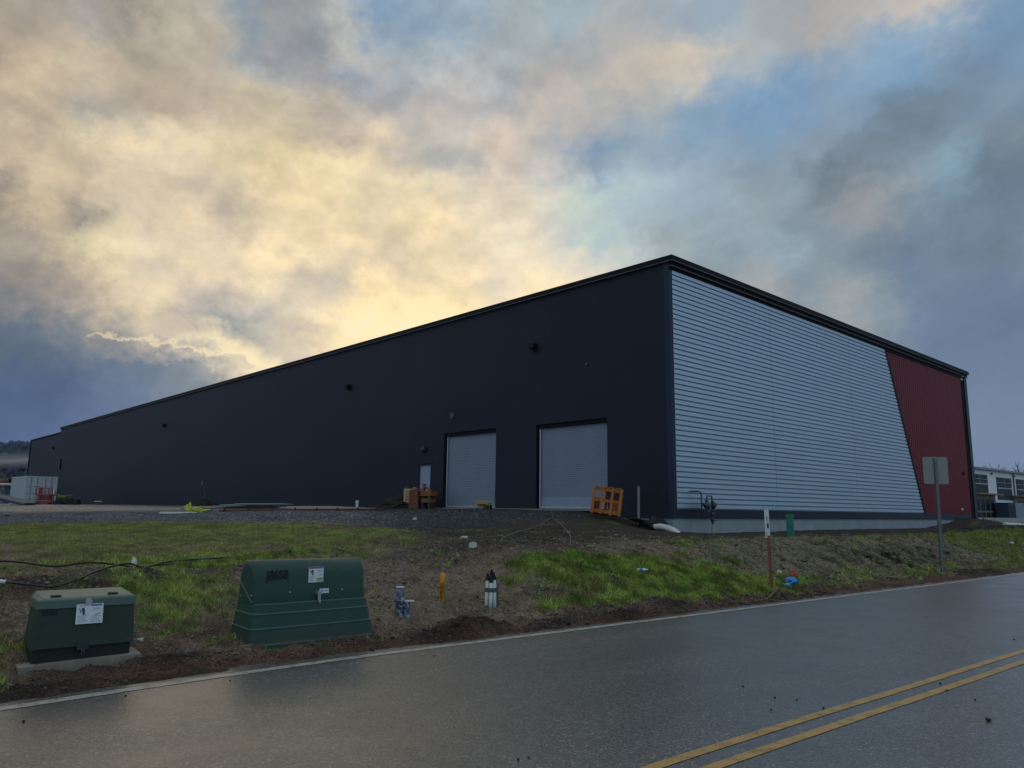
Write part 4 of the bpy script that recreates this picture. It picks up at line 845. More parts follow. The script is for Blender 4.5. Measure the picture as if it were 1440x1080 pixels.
# loose cables on the left bank
CABM = M('cable_black', (.008, .008, .009), .45, 0, .3, 9)
def cable(name, pts, r, mat, label, tips=()):
    cur = smooth_curve(pts, 10); mb = MB(); mb.tube(cur, r, 8)
    o = mb.build(name, mat); tag(o, label, 'cable')
    for i in tips:
        t = MB(); q = cur[i]; q2 = cur[i+2 if i >= 0 and i < len(cur)-3 else i-2]; t.cyl(q+(q-q2).normalized()*.09, q-(q-q2).normalized()*.03, r*1.9, r*1.7, 10); t.build('white_tip', PLW, o)
    return o
cable('black_cable', [P(.6, 4.7, .10), P(1.39, 4.35, .09), P(1.9, 4.05, .10), P(2.29, 3.87, .10), P(2.7, 4.05, .10), P(3.06, 4.34, .06), P(3.4, 4.5, .03), P(3.9, 4.75, .02)], .013, CABM, 'upper black cable strung along the bank behind the small box')
cable('black_cable', [P(1.24, 2.99, .05), P(1.5, 2.82, .07), P(1.71, 2.72, .08), P(2.0, 2.85, .10), P(2.24, 3.17, .10), P(2.7, 3.65, .09), P(3.06, 4.1, .06), P(3.6, 4.6, .03), P(4.83, 5.3, .02), P(5.6, 5.5, .015)], .013, CABM, 'lower black cable with white end cap nearest the small box', (0,))
mb = MB(); mb.blobm((0, 0, .05), (.04, .04, .08), 4, .3, 2); o = mb.build('cable_tag', PLW); o.location = P(2.95, 4.25, .06); tag(o, 'small white tag sticking up where the two black cables meet', 'cable tag')
CORD = M('cord_pale', (.14, .13, .125), .7, 0, .2, 9)
cable('cord', [P(19.7, 13.6, .03), P(17.2, 10.8, .05), P(14.5, 8.2, .04), P(12.6, 6.4, .04), P(11.1, 5.2, .03), P(10.28, 4.7, .03), P(9.7, 4.2, .03), P(9.55, 3.6, .03)], .010, CORD, 'pale cord curling down the gravel to the left of its twin')
cable('cord', [P(16.8, 10.4, .04), P(15.2, 8.4, .04), P(13.25, 6.2, .04), P(12.2, 4.9, .03), P(11.6, 4.2, .03), P(10.84, 3.45, .03)], .010, CORD, 'pale cord curling down the gravel on the right of its twin')
cable('cord', [P(13.0, 6.9, .03), P(13.1, 6.7, .04), P(13.3, 6.65, .03)], .010, CORD, 'short white cord end lying between the two pale cords')

# ------------------------------------------------------------------ things by the corner and along the silver wall
def BP(x, y, z=None, dz=0):
    wx, wy = bworld(x, y)
    if z is None: s, d = to_sd(wx, wy); z = float(gz(s, d))+float(disp(s, d))
    return Vector((wx, wy, z+dz))
GASM = M('gas_pipe_grey', (.035, .045, .065), .45, .2, .2, 8)
gm = thing('gas_meter', 'grey gas meter set with regulators and bent pipes at the corner of the silver wall', 'gas meter', BP(1.72, -.45, .85), BROT)
zz = lambda v: v-.85
mb = MB(); mb.cyl((0, 0, -.2), (0, 0, .34), .045, n=12); mb.build('riser', M('riser_beige', (.36, .33, .27), .6, 0, .2, 8), gm)
mb = MB(); mb.cyl((0, 0, .34), (0, 0, 1.15), .034, n=12); mb.lathe([(.05, .42), (.07, .46), (.07, .54), (.05, .58)], n=12); mb.cyl((0, 0, .50), (.12, -.05, .47), .02, n=8); mb.box((.12, -.05, .47), (.09, .02, .03)); mb.lathe([(.06, .62), (.09, .66), (.09, .72), (.06, .76)], n=12)
mb.tube([(0, 0, 1.10), (0, 0, 1.33), (-.31, 0, 1.33), (-.31, 0, .98)], .026, 10); mb.tube([(-.31, 0, .98), (-.31, 0, .60), (-.66, 0, .56), (-.66, 0, 1.42), (-.70, .08, 1.48), (-.80, .40, 1.48)], .028, 10); mb.build('pipework', GASM, gm)
mb = MB(); mb.lathe([(.02, -.14), (.06, -.13), (.13, -.03), (.15, -.01), (.15, .02), (.12, .05), (.05, .12), (0, .13)], (.04, -.02, 1.02), 18, 0, (.55, -.75, .1)); mb.build('regulator', GASM, gm)
mb = MB(); mb.lathe([(.05, -.12), (.10, -.1), (.13, -.04), (.13, .04), (.10, .1), (.05, .12)], (-.33, -.02, 1.00), 16, 0, (0, -1, 0)); mb.box((-.33, -.02, .84), (.10, .10, .12)); mb.box((-.33, 0, 1.16), (.09, .08, .10)); mb.cyl((-.43, -.02, 1.02), (-.60, -.02, 1.04), .05, .06, 12); mb.build('meter_body', M('meter_grey', (.07, .085, .11), .5, .2, .25, 12), gm)
p = P(20.94, 4.53); 
mb = MB(); mb.cyl((0, 0, -.3), (0, 0, .66), .105, n=22); mb.cyl((0, 0, .56), (0, 0, .665), .115, n=22); mb.cyl((0, 0, .655), (0, 0, .672), .085, n=22)
o = mb.build('standpipe', M('pipe_green', (.012, .165, .115), .45, 0, .15, 5)); o.location = (p.x, p.y, p.z-.02); tag(o, 'upright bright green plastic pipe stub in front of the silver wall', 'pipe')
CX_ = smooth_curve([Vector((4.70, 26.05, 1.05)), Vector((4.95, 25.4, 1.12)), Vector((5.15, 24.5, 1.04)), Vector((5.25, 23.6, .84)), Vector((5.3, 22.6, .72)), Vector((5.3, 21.6, .62))], 10)
mb = MB(); mb.tube(CX_, .10, 12); o = mb.build('drain_hose', M('hose_white', (.62, .62, .62), .5, 0, .15, 5)); tag(o, 'curved off-white drain hose running down from the warehouse corner', 'hose')
cu = thing('drain_boot', 'crumpled black drain fabric poking out at the warehouse corner', 'drain fabric', BP(-.75, .35, 1.05), BROT)
mb = MB(); mb.blobm((0, 0, .08), (.55, .5, .24), 11, .5, 3, 0, 1.8); mb.box((-.3, .2, .22), (1.0, .5, .03), 0, Matrix.Rotation(R(12), 3, 'Y')); mb.build('fabric', M('fabric_black', (.010, .010, .012), .8, 0, .3, 8), cu)
p = BP(-1.0, .72); mb = MB(); mb.cyl((0, 0, -.3), (.02, 0, 1.32), .045, n=12); mb.cyl((.02, 0, 1.32), (.021, 0, 1.36), .04, n=12)
o = mb.build('conduit', M('conduit_grey', (.20, .21, .23), .5, 0, .1, 4)); o.location = (p.x, p.y, p.z-.05); tag(o, 'thin upright grey conduit standing beside the dark wall near the corner', 'conduit')

# orange timber crate leaning by the right-hand door
ORW = M('orange_timber', (.50, .155, .028), .7, 0, .28, 7, .2, 60, .2); ORD = M('orange_timber_dark', (.27, .072, .024), .75, 0, .3, 7, .2, 60)
p = BP(-1.55, 1.75, 1.50)
ct = thing('wooden_crate', 'leaning open orange timber crate in front of the right roll-up door', 'crate', p, R(-6), None, (R(2), R(7.5), 0))
def crate_frame(w, dp, h, y, posts_, rails, mat, name):
    for x, ww in posts_: MB().box2((x-ww/2, y-.03, 0), (x+ww/2, y+.03, h)).build('post', mat, ct, .006)
    for z, hh_ in rails: MB().box2((-w/2, y+.033, z-hh_/2), (w/2, y+.07, z+hh_/2)).build('rail', mat, ct, .006)
crate_frame(1.02, .7, .92, -.32, [(-.46, .10), (-.17, .10), (.17, .09), (.47, .10)], [(.09, .13), (.47, .10), (.85, .12)], ORW, 'front')
crate_frame(1.02, .7, .92, .32, [(-.46, .10), (.0, .10), (.47, .10)], [(.09, .13), (.47, .12), (.85, .12)], ORD, 'back')
for x in (-.49, .49):
    for z in (.1, .48, .84): MB().box2((x-.02, -.29, z-.055), (x+.02, .29, z+.055)).build('side_rail', ORD if x < 0 else ORW, ct, .005)
for x in (-.38, -.13, .12, .37): MB().box2((x-.09, -.34, .925), (x+.09, .37, .95)).build('top_board', ORW, ct, .004)
MB().box2((.2, -.27, .16), (.45, -.245, .42)).build('infill_board', ORD, ct)
MB().box2((-.45, -.27, .16), (-.2, -.245, .42)).build('infill_board', M('infill_red', (.10, .03, .02), .7), ct)
# materials stacked by the small door
p = BP(-.9, 14.3, 1.56); cbx = thing('cardboard_box', 'tall printed cardboard box with blue wave print beside the small door', 'box', p, R(-12))
CARD = M('card_orange', (.46, .18, .07), .75, 0, .2, 9); CARDP = M('card_pale', (.52, .36, .24), .75, 0, .15, 6); CARDB = M('card_blue', (.03, .06, .24), .65, 0, .15, 6)
mb = MB(); mb.box2((-.26, -.22, 0), (.26, .22, .97)); mb.build('carton', CARDP, cbx, .008)
mb = MB(); mb.add([(-.255, -.222, .01), (.255, -.222, .01), (.255, -.222, .38), (.1, -.222, .36), (-.08, -.222, .27), (-.255, -.222, .12)], [(0, 1, 2, 3, 4, 5)], 1)
for k, (z, w0, w1) in enumerate(((.84, -.16, .16), (.70, -.18, .10), (.58, -.14, .18), (.46, -.2, .02))): mb.box2((w0, -.2235, z-.035), (w1, -.2215, z+.035), 0)
mb.build('print', [CARD, CARDB], cbx)
for s_ in (-1, 1):
    mb = MB(); mb.loft([[(s_*.26, -.2, .97), (s_*.26, .2, .97), (s_*.26, .2, .974), (s_*.26, -.2, .974)], [(s_*.16, -.2, 1.06), (s_*.16, .2, 1.06), (s_*.16, .2, 1.064), (s_*.16, -.2, 1.064)]]); mb.build('flap', CARDP, cbx)
p = BP(-1.0, 13.68, 1.56); sc = thing('slatted_crate', 'brown upright slatted timber crate between cardboard box and orange boards', 'crate', p, R(-30))
BRW = M('timber_brown', (.20, .065, .028), .75, 0, .28, 7, .2, 60)
for k in range(6): MB().box2((-.26+k*.088, -.22, .0), (-.26+k*.088+.075, -.19, .90)).build('slat', BRW, sc, .004)
for z in (.12, .5, .85): MB().box2((-.27, -.186, z-.05), (.27, -.15, z+.05)).build('rail', ORD, sc, .004)
MB().box2((-.26, -.147, .0), (.26, .22, .86)).build('crate_body', M('crate_inner', (.07, .03, .02), .8), sc, .006)
for k, zq in enumerate((.88, .93)): MB().box((.0, .02, zq), (.5, .3, .03), 0, Matrix.Rotation(R(10-14*k), 3, 'Y')).build('lid_board', ORD, sc, .004)
p = BP(-.9, 12.85, 1.58); ob = thing('timber_stack', 'orange boards stacked on bearers with one plank tipped on top', 'timber', p, R(-40))
MB().box2((-.36, -.2, .60), (.36, .2, .84)).build('board_stack', ORD, ob, .008)
MB().box2((-.30, -.18, .30), (.30, .18, .50)).build('board_stack', M('boards_dull', (.16, .075, .05), .8, 0, .25, 6), ob, .008)
for x in (-.25, .2):
    MB().box2((x-.05, -.16, .0), (x+.05, .16, .30)).build('bearer', M('bearer_dark', (.05, .035, .03), .8), ob, .006)
    MB().box2((x-.05, -.16, .50), (x+.05, .16, .60)).build('bearer', M('bearer_dark', (.05, .035, .03), .8), ob, .006)
MB().box((-.10, -.05, .98), (.70, .12, .05), 0, Matrix.Rotation(R(32), 3, 'Y')).build('plank', ORD, ob, .005)
MB().box((-.32, .0, 1.0), (.10, .12, .34), 0, Matrix.Rotation(R(12), 3, 'Y')).build('plank', BRW, ob, .005)
# generator
p = BP(-1.8, 7.9, 1.53); gn = thing('generator', 'small portable generator in a yellow tube frame in front of the left door', 'generator', p, R(-20))
YF = M('frame_yellow', (.48, .36, .08), .5, 0, .2, 8)
for y in (-.22, .22):
    mb = MB(); mb.tube([(-.33, y, .02), (-.31, y, .40), (.31, y, .40), (.33, y, .02), (-.33, y, .02)], .016, 8); mb.build('frame', YF, gn)
MB().box2((-.26, -.2, .28), (.26, .2, .385)).build('fuel_tank', YF, gn, .02)
mb = MB(); mb.cyl((-.28, 0, .16), (.05, 0, .16), .12, n=16); mb.build('alternator', M('alt_tan', (.28, .22, .17), .6, .2), gn)
mb = MB(); mb.box2((.06, -.16, .04), (.30, .16, .26)); mb.cyl((.18, -.16, .17), (.18, -.21, .17), .08, n=14); mb.build('engine', BLACKP, gn, .01)
mb = MB(); mb.tube(smooth_curve([(-.1, -.28, .03), (.05, -.33, .05), (.2, -.3, .04), (.1, -.24, .06)], 6), .015, 6); mb.build('lead', M('lead_red', (.2, .06, .04), .6), gn)
mb = MB(); mb.beam(BP(-2.2, 8.7, 1.545), BP(-2.2, 10.1, 1.55), .10, .05); o = mb.build('plank', M('plank_olive', (.12, .10, .05), .8)); tag(o, 'weathered plank lying on the gravel left of the generator', 'plank')
# soil heap against the stacked materials
def heap(name, p, size, mat, label, cat, seed, rz=0, skew=0):
    mb = MB(); n1_, n2_ = 26, 10; rings = []
    for k in range(n2_+1):
        t = k/n2_; rr = []
        for i in range(n1_):
            a = 2*math.pi*i/n1_; r = 1-t**1.1
            q = Vector((math.cos(a)*r, math.sin(a)*r, t)); w = 1+.28*mnoise.noise(q*2.6+Vector((seed, 0, 0)))+.12*mnoise.noise(q*8+Vector((seed, 3, 0)))
            rr.append(((q.x*w+skew*t)*size[0], q.y*w*size[1], (t**.85)*size[2]*(.9+.2*mnoise.noise(q*5))-.08))
        rings.append(rr)
    mb.loft(rings, 0, False, False, True); o = mb.build(name, mat); o.location = p; o.rotation_euler = (0, 0, rz); return tag(o, label, cat)
SOIL = M('heap_soil', (.016, .011, .009), .95, 0, .4, 6, .8, 25)
heap('soil_heap', BP(-.95, 15.75, 1.58), (1.6, .9, 1.0), SOIL, 'dark wedge-shaped soil heap left of the cardboard box', 'soil heap', 3, R(-42)+math.pi*.0, .75)
p = BP(-2.2, 36.5, 1.55); heap('soil_heap', p, (1.6, 1.0, .72), SOIL, 'low dark soil heap with a tall dead weed behind yellow sheeting', 'soil heap', 9, .3)
wd = thing('dead_weed', 'tall bare dead weed stalk standing on the far soil heap', 'weed', p+Vector((.05, 0, .55)), .4)
mb = MB(); mb.tube(smooth_curve([(.1, 0, 0), (.04, 0, .35), (-.05, 0, .7), (-.16, 0, 1.05)], 5), [.02]*15+[.012], 6); mb.build('stalk', M('weed_pale', (.16, .15, .14), .9), wd)
mb = MB(); mb.blobm((-.17, 0, 1.0), (.05, .05, .17), 3, .5, 2); mb.build('seed_head', M('weed_pale', (.16, .15, .14), .9), wd)
# formed slab with stakes, sheets, yellow sheeting
A, B_ = Vector((-10.75, 28.6, 0)), Vector((-5.5, 33.3, 0)); fd = (B_-A); fl = fd.length; fa = math.atan2(fd.y, fd.x)
fs = thing('formed_slab', 'long low pinkish concrete slab edged with red-brown form boards', 'concrete slab', (A.x, A.y, 1.345), fa, None, (R(1.2), R(-.9), 0))
mb = MB(); mb.box2((0.02, .06, -.2), (fl, 4.4, .135)); mb.build('slab', M('slab_pink', (.26, .20, .19), .85, 0, .15, 2), fs)
mb = MB(); mb.box2((-.05, .0, -.15), (fl+.05, .045, .145)); mb.build('form_board', M('form_red', (.17, .06, .045), .75, 0, .3, 5), fs)
for k in range(8): MB().box2((k*fl/7.5+.1, -.05, -.2), (k*fl/7.5+.15, -.004, .19)).build('stake', M('bearer_dark', (.05, .035, .03), .8), fs)
st = thing('sheet_stack', 'flat stack of dark grey sheets on the left end of the formed slab', 'sheets', (A.x, A.y, 1.485), fa, None, (R(1.2), R(-.9), 0))
for k in range(4): MB().box((1.3+.25*k+.15*(k % 2), 1.5-.1*k, .03+.045*k), (2.9-.3*k, 1.1, .03), 0, Matrix.Rotation(R(3*(k % 2)), 3, 'Z')).build('sheet', M('sheet_grey', (.16, .19, .22), .5, .2, .2, 3), st, .004)
YS = M('sheeting_yellow', (.46, .44, .05), .5, 0, .25, 8)
ysh = MB(); ysh.blobm((.15, 0, .06), (.12, .14, .20), 5, .7, 3, 0, 1.7); ysh.blobm((.48, .05, .03), (.34, .16, .09), 7, .6, 3, 0, 2.0); o = ysh.build('yellow_sheeting', YS); o.location = (-11.75, 27.8, 1.40); o.rotation_euler = (0, 0, fa); tag(o, 'crumpled yellow plastic sheeting at the left end of the slab', 'plastic sheeting')
mb = MB(); mb.cyl((0, 0, -.2), (0, 0, .40), .062, n=14); mb.cyl((0, 0, .30), (0, 0, .42), .07, n=14); o = mb.build('pipe_stub', PLW); q = Vector((-6.9, 34.6, 1.52)); o.location = q; tag(o, 'short white upright pipe stub near the right end of the slab', 'pipe')
# ------------------------------------------------------------------ far left: yard equipment, trees, hill
ctn = thing('shipping_container', 'white corrugated shipping container with double doors at the far end of the yard', 'shipping container', (-42.2, 66.6, 1.42), BROT)
CW = M('container_white', (.42, .45, .50), .55, 0, .10, 1.5, 0, 60, .25, (.2, .15, .12), .4); CG = M('container_line', (.10, .13, .19), .6)
mb = MB(); mb.box2((.05, .06, .12), (2.39, 6.0, 2.5))
for k in range(22): mb.box2((.0, .15+k*.268, .2), (.049, .15+k*.268+.14, 2.42))
mb.build('body', CW, ctn)
for x, y in ((0, 0), (2.32, 0), (0, 5.94), (2.32, 5.94)): MB().box2((x-.01, y-.01, 0), (x+.13, y+.13, 2.6)).build('corner_post', CW, ctn)
mb = MB(); mb.box2((.1, .0, 2.46), (2.34, .1, 2.58)); mb.box2((.1, .0, .0), (2.34, .1, .14)); mb.box2((-.005, .12, 2.46), (.06, 5.94, 2.58)); mb.box2((-.005, .12, .0), (.06, 5.94, .13)); mb.build('rail', CW, ctn)
for x0 in (.14, 1.25):
    mb = MB(); mb.box2((x0, .015, .15), (x0+1.08, .055, 2.45)); d_ = mb.build('door', CW, ctn)
    mb = MB()
    for zq in (.55, 1.05, 1.65): mb.box2((x0+.02, .010, zq), (x0+1.06, .0145, zq+.04))
    for xq in (.28, .75): mb.cyl((x0+xq, -.012, .15), (x0+xq, -.012, 2.45), .02, n=6)
    mb.build('lock_rod', CG, d_)
LRD = M('lift_red', (.22, .022, .030), .5, 0, .2, 5); TYRE = M('tyre_black', (.010, .010, .011), .75, 0, .3, 5)
lf = thing('scissor_lift', 'red scissor lift parked folded down in front of the white container', 'scissor lift', (-37.35, 60.6, 1.40), R(12))
lf.scale = (.86, .9, .95)
MB().box2((-.1, -.4, .18), (1.50, .4, .46)).build('chassis', LRD, lf, .03)
for x in (.12, 1.28):
    for y in (-.44, .32): mb = MB(); mb.cyl((x, y, .19), (x, y+.12, .19), .19, n=16); mb.build('wheel', TYRE, lf)
mb = MB()
for k in range(4):
    z = .50+k*.10
    for y in (-.3, .3): mb.beam((.1, y, z), (1.3, y, z+.10), .05, .06); mb.beam((.1, y+.06, z+.10), (1.3, y+.06, z), .05, .06)
mb.build('scissor_arm', LRD, lf)
MB().box2((-.05, -.38, .92), (1.42, .38, 1.0)).build('platform', LRD, lf, .01)
mb = MB()
for x in (-.03, .28, .75, 1.08, 1.38):
    for y in (-.36, .36): mb.beam((x, y, 1.0), (x, y, 1.52 if x < 1.1 else 1.30), .04, .04)
for z in (1.25, 1.5):
    for y in (-.36, .36): mb.beam((-.03, y, z), (1.08, y, z), .035, .035)
mb.beam((1.08, -.36, 1.45), (1.4, -.36, 1.28), .05, .05); mb.box2((.2, -.37, 1.05), (.5, -.33, 1.55))
mb.build('guardrail', LRD, lf)
mc = thing('compact_machine', 'small black machine with lime green hood beside the red lift', 'machine', (-33.75, 58.5, 1.40), R(10))
mc.scale = (.80, .85, .95)
BLK = M('machine_black', (.010, .011, .012), .5, 0, .3, 4); LIME = M('machine_lime', (.10, .22, .02), .5, 0, .2, 4)
MB().box2((-.75, -.5, .28), (.55, .5, .74)).build('body', BLK, mc, .06)
MB().box2((-.72, -.42, .745), (.05, .42, .90)).build('hood', LIME, mc, .05)
for x in (-.55, .42):
    for y in (-.62, .44): mb = MB(); mb.cyl((x, y, .32), (x, y+.18, .32), .32, n=20); mb.build('wheel', TYRE, mc)
mb = MB(); mb.cyl((.72, -.5, .34), (.72, .5, .34), .34, n=20); mb.build('drum', BLK, mc)
mb = MB(); mb.beam((-.72, 0, .95), (-.95, 0, 1.02), .05, .05); mb.beam((.1, -.4, .93), (.6, -.4, .95), .04, .04); mb.build('handle', LIME, mc)
mb = MB(); mb.beam((-37.3, 62.5, 1.3), (-37.15, 62.5, 3.05), .14, .06); o = mb.build('white_board', PLW); tag(o, 'white upright board standing between the container and the dark wall', 'board')
rpm = thing('loading_ramp', 'long dark grey sloping ramp on stands at the left edge of the yard', 'ramp', (-31.5, 50.3, 1.40), R(2))
RG = M('ramp_grey', (.055, .07, .095), .55, .2, .2, 2)
mb = MB(); mb.beam((-4.5, 0, 1.15), (.1, 0, .16), 1.2, .22); mb.build('deck', RG, rpm, .02)
for y in (-.62, .62): mb = MB(); mb.beam((-4.5, y, 1.27), (.1, y, .25), .05, .12); mb.build('side_rail', M('ramp_edge', (.20, .22, .26), .5), rpm)
for x, h in ((-4.2, 1.0), (-2.3, .6)):
    for y in (-.5, .5): mb = MB(); mb.beam((x, y, -.1), (x, y, h), .1, .1); mb.build('leg', RG, rpm)
for (x, y, L_, lb) in ((-33.0, 51.5, .75, 'white drum lying under the low end of the grey ramp'), (-34.95, 51.0, .4, 'white drum at the very left edge under the grey ramp')):
    mb = MB(); mb.lathe([(0, -L_/2), (.17, -L_/2), (.18, -L_/2+.03), (.18, L_/2-.03), (.17, L_/2), (0, L_/2)], (0, 0, .18), 16, 0, (1, .2, 0)); o = mb.build('drum', PLW); o.location = (x, y, 1.38); tag(o, lb, 'drum')
shd = thing('shed', 'small grey shed with overhanging white roof left of the container', 'shed', (-60.6, 91.5, 1.4), BROT)
MB().box2((.2, .2, 0), (2.6, 2.6, 2.35)).build('wall', M('shed_wall', (.09, .11, .19), .7, 0, .15, 2), shd)
mb = MB(); mb.loft([[(-.3, -.3, 2.36), (3, -.3, 2.36), (3, 3, 2.50), (-.3, 3, 2.50)], [(-.3, -.3, 2.50), (3, -.3, 2.50), (3, 3, 2.64), (-.3, 3, 2.64)]]); mb.build('roof', PLW, shd)
MB().box2((.8, .17, .05), (1.6, .198, 2.0)).build('door', M('shed_door', (.30, .33, .40), .6), shd)
MB().box2((.16, .9, 1.0), (.198, 1.7, 1.8)).build('window', M('shed_pane', (.01, .013, .018), .15), shd)
tr = thing('trestle', 'tiny trestle standing on the gravel far along the dark wall', 'trestle', (-37.3, 69.5, 1.44), R(20))
MB().box2((-.3, -.04, .42), (.3, .04, .5)).build('beam', PLW, tr)
for x in (-.22, .22):
    for y in (-.15, .15): MB().beam((x, y, -.02), (x, y*.2, .42), .05, .05).build('leg', BLACKP, tr)
slab('white_scrap', Vector((-36.4, 63.3, 1.41)), (.6, .3, .2), WST, 'small white scrap on the yard right of the black machine', 'scrap', .2)

# foliage helper: many leaf faces in clumps around limbs
def foliage(name, pts, n, spread, leaf, mats, parent):
    vs = []; fs = []; mi = []
    for k in range(n):
        c = pts[rng.integers(len(pts))]; q = Vector(c)+Vector(rng.normal(0, 1, 3))*spread
        a = Vector(rng.normal(0, 1, 3)).normalized(); b_ = a.orthogonal().normalized(); s_ = leaf*rng.uniform(.6, 1.4)
        o = len(vs); vs += [q-a*s_, q+b_*s_*.5, q+a*s_, q-b_*s_*.5]; fs.append((o, o+1, o+2, o+3)); mi.append(int(rng.integers(len(mats))))
    m_ = MB(); m_.v = [tuple(v) for v in vs]; m_.f = [list(f) for f in fs]; m_.mi = mi; m_.sm = [False]*len(fs)
    return m_.build(name, mats, parent)
AUT = [M('leaf_rust', (.26, .12, .04), .8, 0, .3, 3), M('leaf_gold', (.34, .19, .06), .8, 0, .3, 3), M('leaf_brown', (.12, .07, .035), .8, 0, .3, 3)]
BARK = M('bark', (.05, .042, .036), .9, 0, .3, 5)
for k, (x, y, lb) in enumerate(((-73.6, 112, 'rust orange autumn tree at the left edge behind the shed'), (-79.5, 114, 'second rust orange autumn tree just outside the left edge'))):
    t = thing('autumn_tree', lb, 'tree', (x, y, 1.2), 0, 'autumn trees behind the yard'); cps = []
    mb = MB(); mb.tube([(0, 0, -.3), (.05, 0, 1.0), (0, .1, 2.4)], [.16, .12, .06], 8)
    for j in range(12):
        a = rng.uniform(0, 6.28); h = rng.uniform(.8, 3.2); r = rng.uniform(.6, 1.9); e = Vector((math.cos(a)*r, math.sin(a)*r, h)); mb.tube([(0, 0, h*.55), e*.6+Vector((0, 0, h*.25)), e], [.05, .03, .012], 5); cps.append(e)
    mb.build('trunk', BARK, t); foliage('crown', cps, 2600, .42, .13, AUT, t)
# hill with a wooded crest, far beyond the yard
ha = np.linspace(R(-80), R(-20), 90); hd_ = np.array([300, 420, 520, 600, 660, 720, 800, 950, 1300.])
prof_h = np.array([0, 3, 10, 22, 34, 40, 36, 20, -10.])
HA, HD = np.meshgrid(ha, hd_, indexing='ij')
amp = .92+.25*np.sin((HA-R(-34))*5.0)+.25*(fbm(HA*14, HD*.004, 3, 5)-.5)
HZ = 1.0+prof_h[None, :]*amp
hv = np.stack([np.sin(HA)*HD, np.cos(HA)*HD, HZ], -1).reshape(-1, 3); I = np.arange(HA.size).reshape(HA.shape)
hq = np.stack([I[:-1, :-1], I[1:, :-1], I[1:, 1:], I[:-1, 1:]], -1).reshape(-1, 4)
me = bpy.data.meshes.new('hill'); np_mesh(me, hv, hq); me.materials.append(M('hill_wood', (.055, .085, .125), .95, 0, .35, .012)); hill = bpy.data.objects.new('hill', me); COL.objects.link(hill); structure(hill)
# wood on the hill: one mass of small conical and round crowns
vs = []; fs = []
def hill_z(a, dd):
    am = .92+.25*math.sin((a-R(-34))*5.0)+.25*(float(fbm(np.array(a*14), np.array(dd*.004), 3, 5))-.5)
    return 1.0+float(np.interp(dd, hd_, prof_h))*am
for k in range(2600):
    a = rng.uniform(R(-44), R(-26)); dd = rng.uniform(520, 735) if k % 3 else rng.uniform(700, 735)
    x, y, z = math.sin(a)*dd, math.cos(a)*dd, hill_z(a, dd); h = rng.uniform(5, 11); w = h*rng.uniform(.2, .42); o = len(vs)
    nn = 6
    for lvl, (rr_, zz_) in enumerate(((.5, 0), (1, .3), (.62, .65))):
        for j in range(nn):
            aa = 2*math.pi*j/nn+lvl*.5; w2 = w*rr_*rng.uniform(.7, 1.3); vs.append((x+math.cos(aa)*w2, y+math.sin(aa)*w2, z+h*zz_*rng.uniform(.9, 1.1)))
    vs.append((x, y, z+h))
    for l in range(2):
        for j in range(nn): fs.append([o+l*nn+j, o+l*nn+(j+1) % nn, o+(l+1)*nn+(j+1) % nn, o+(l+1)*nn+j])
    for j in range(nn): fs.append([o+2*nn+j, o+2*nn+(j+1) % nn, o+3*nn])
mb = MB(); mb.v = vs; mb.f = fs; mb.mi = [0]*len(fs); mb.sm = [False]*len(fs)
wood = mb.build('wood', M('far_wood', (.06, .08, .115), .95, 0, .4, .02)); wood['kind'] = 'stuff'; wood['label'] = 'dark misty wood covering the distant hill'; wood['category'] = 'wood'
# bank of ground mist lying in front of the hill
m = bpy.data.materials.new('mist'); m.use_nodes = True; nt = m.node_tree; nt.nodes.clear()
tcn = N(nt, 'ShaderNodeTexCoord'); sp = N(nt, 'ShaderNodeSeparateXYZ'); nt.links.new(tcn.outputs['Generated'], sp.inputs[0])
hz = mathn(nt, 'SUBTRACT', 1.0, mathn(nt, 'ABSOLUTE', mathn(nt, 'MULTIPLY_ADD', sp.outputs[2], 2.0, -1.0)))
nz = noise_tex(nt, .035, 6, .6, tcn.outputs['Object'])
al = mathn(nt, 'MULTIPLY', mathn(nt, 'MULTIPLY', mathn(nt, 'POWER', mathn(nt, 'MAXIMUM', hz, 0.0), 1.3), mathn(nt, 'MULTIPLY_ADD', nz, 2.6, -.35)), 1.0, clamp=True)
df = N(nt, 'ShaderNodeBsdfDiffuse'); df.inputs[0].default_value = (.46, .44, .47, 1); trp = N(nt, 'ShaderNodeBsdfTransparent'); tl_ = N(nt, 'ShaderNodeBsdfTranslucent'); tl_.inputs[0].default_value = (.40, .38, .40, 1)
ad = N(nt, 'ShaderNodeMixShader'); ad.inputs[0].default_value = .5; nt.links.new(df.outputs[0], ad.inputs[1]); nt.links.new(tl_.outputs[0], ad.inputs[2])
ms = N(nt, 'ShaderNodeMixShader'); nt.links.new(al, ms.inputs[0]); nt.links.new(trp.outputs[0], ms.inputs[1]); nt.links.new(ad.outputs[0], ms.inputs[2])
on = N(nt, 'ShaderNodeOutputMaterial'); nt.links.new(ms.outputs[0], on.inputs[0])
A_ = np.linspace(R(-60), R(-24), 60); Hh = np.linspace(0, 1, 7); AA, H2 = np.meshgrid(A_, Hh, indexing='ij'); dd = 500+18*np.sin(AA*40)+60*H2
mv = np.stack([np.sin(AA)*dd, np.cos(AA)*dd, 21+H2*13+1.5*np.sin(AA*22)], -1).reshape(-1, 3); I = np.arange(AA.size).reshape(AA.shape)
me = bpy.data.meshes.new('mist'); np_mesh(me, mv, np.stack([I[:-1, :-1], I[1:, :-1], I[1:, 1:], I[:-1, 1:]], -1).reshape(-1, 4)); me.materials.append(m)
o = bpy.data.objects.new('mist', me); COL.objects.link(o); o['kind'] = 'stuff'; o['label'] = 'pale bank of mist lying along the foot of the wooded hill'; o['category'] = 'mist'

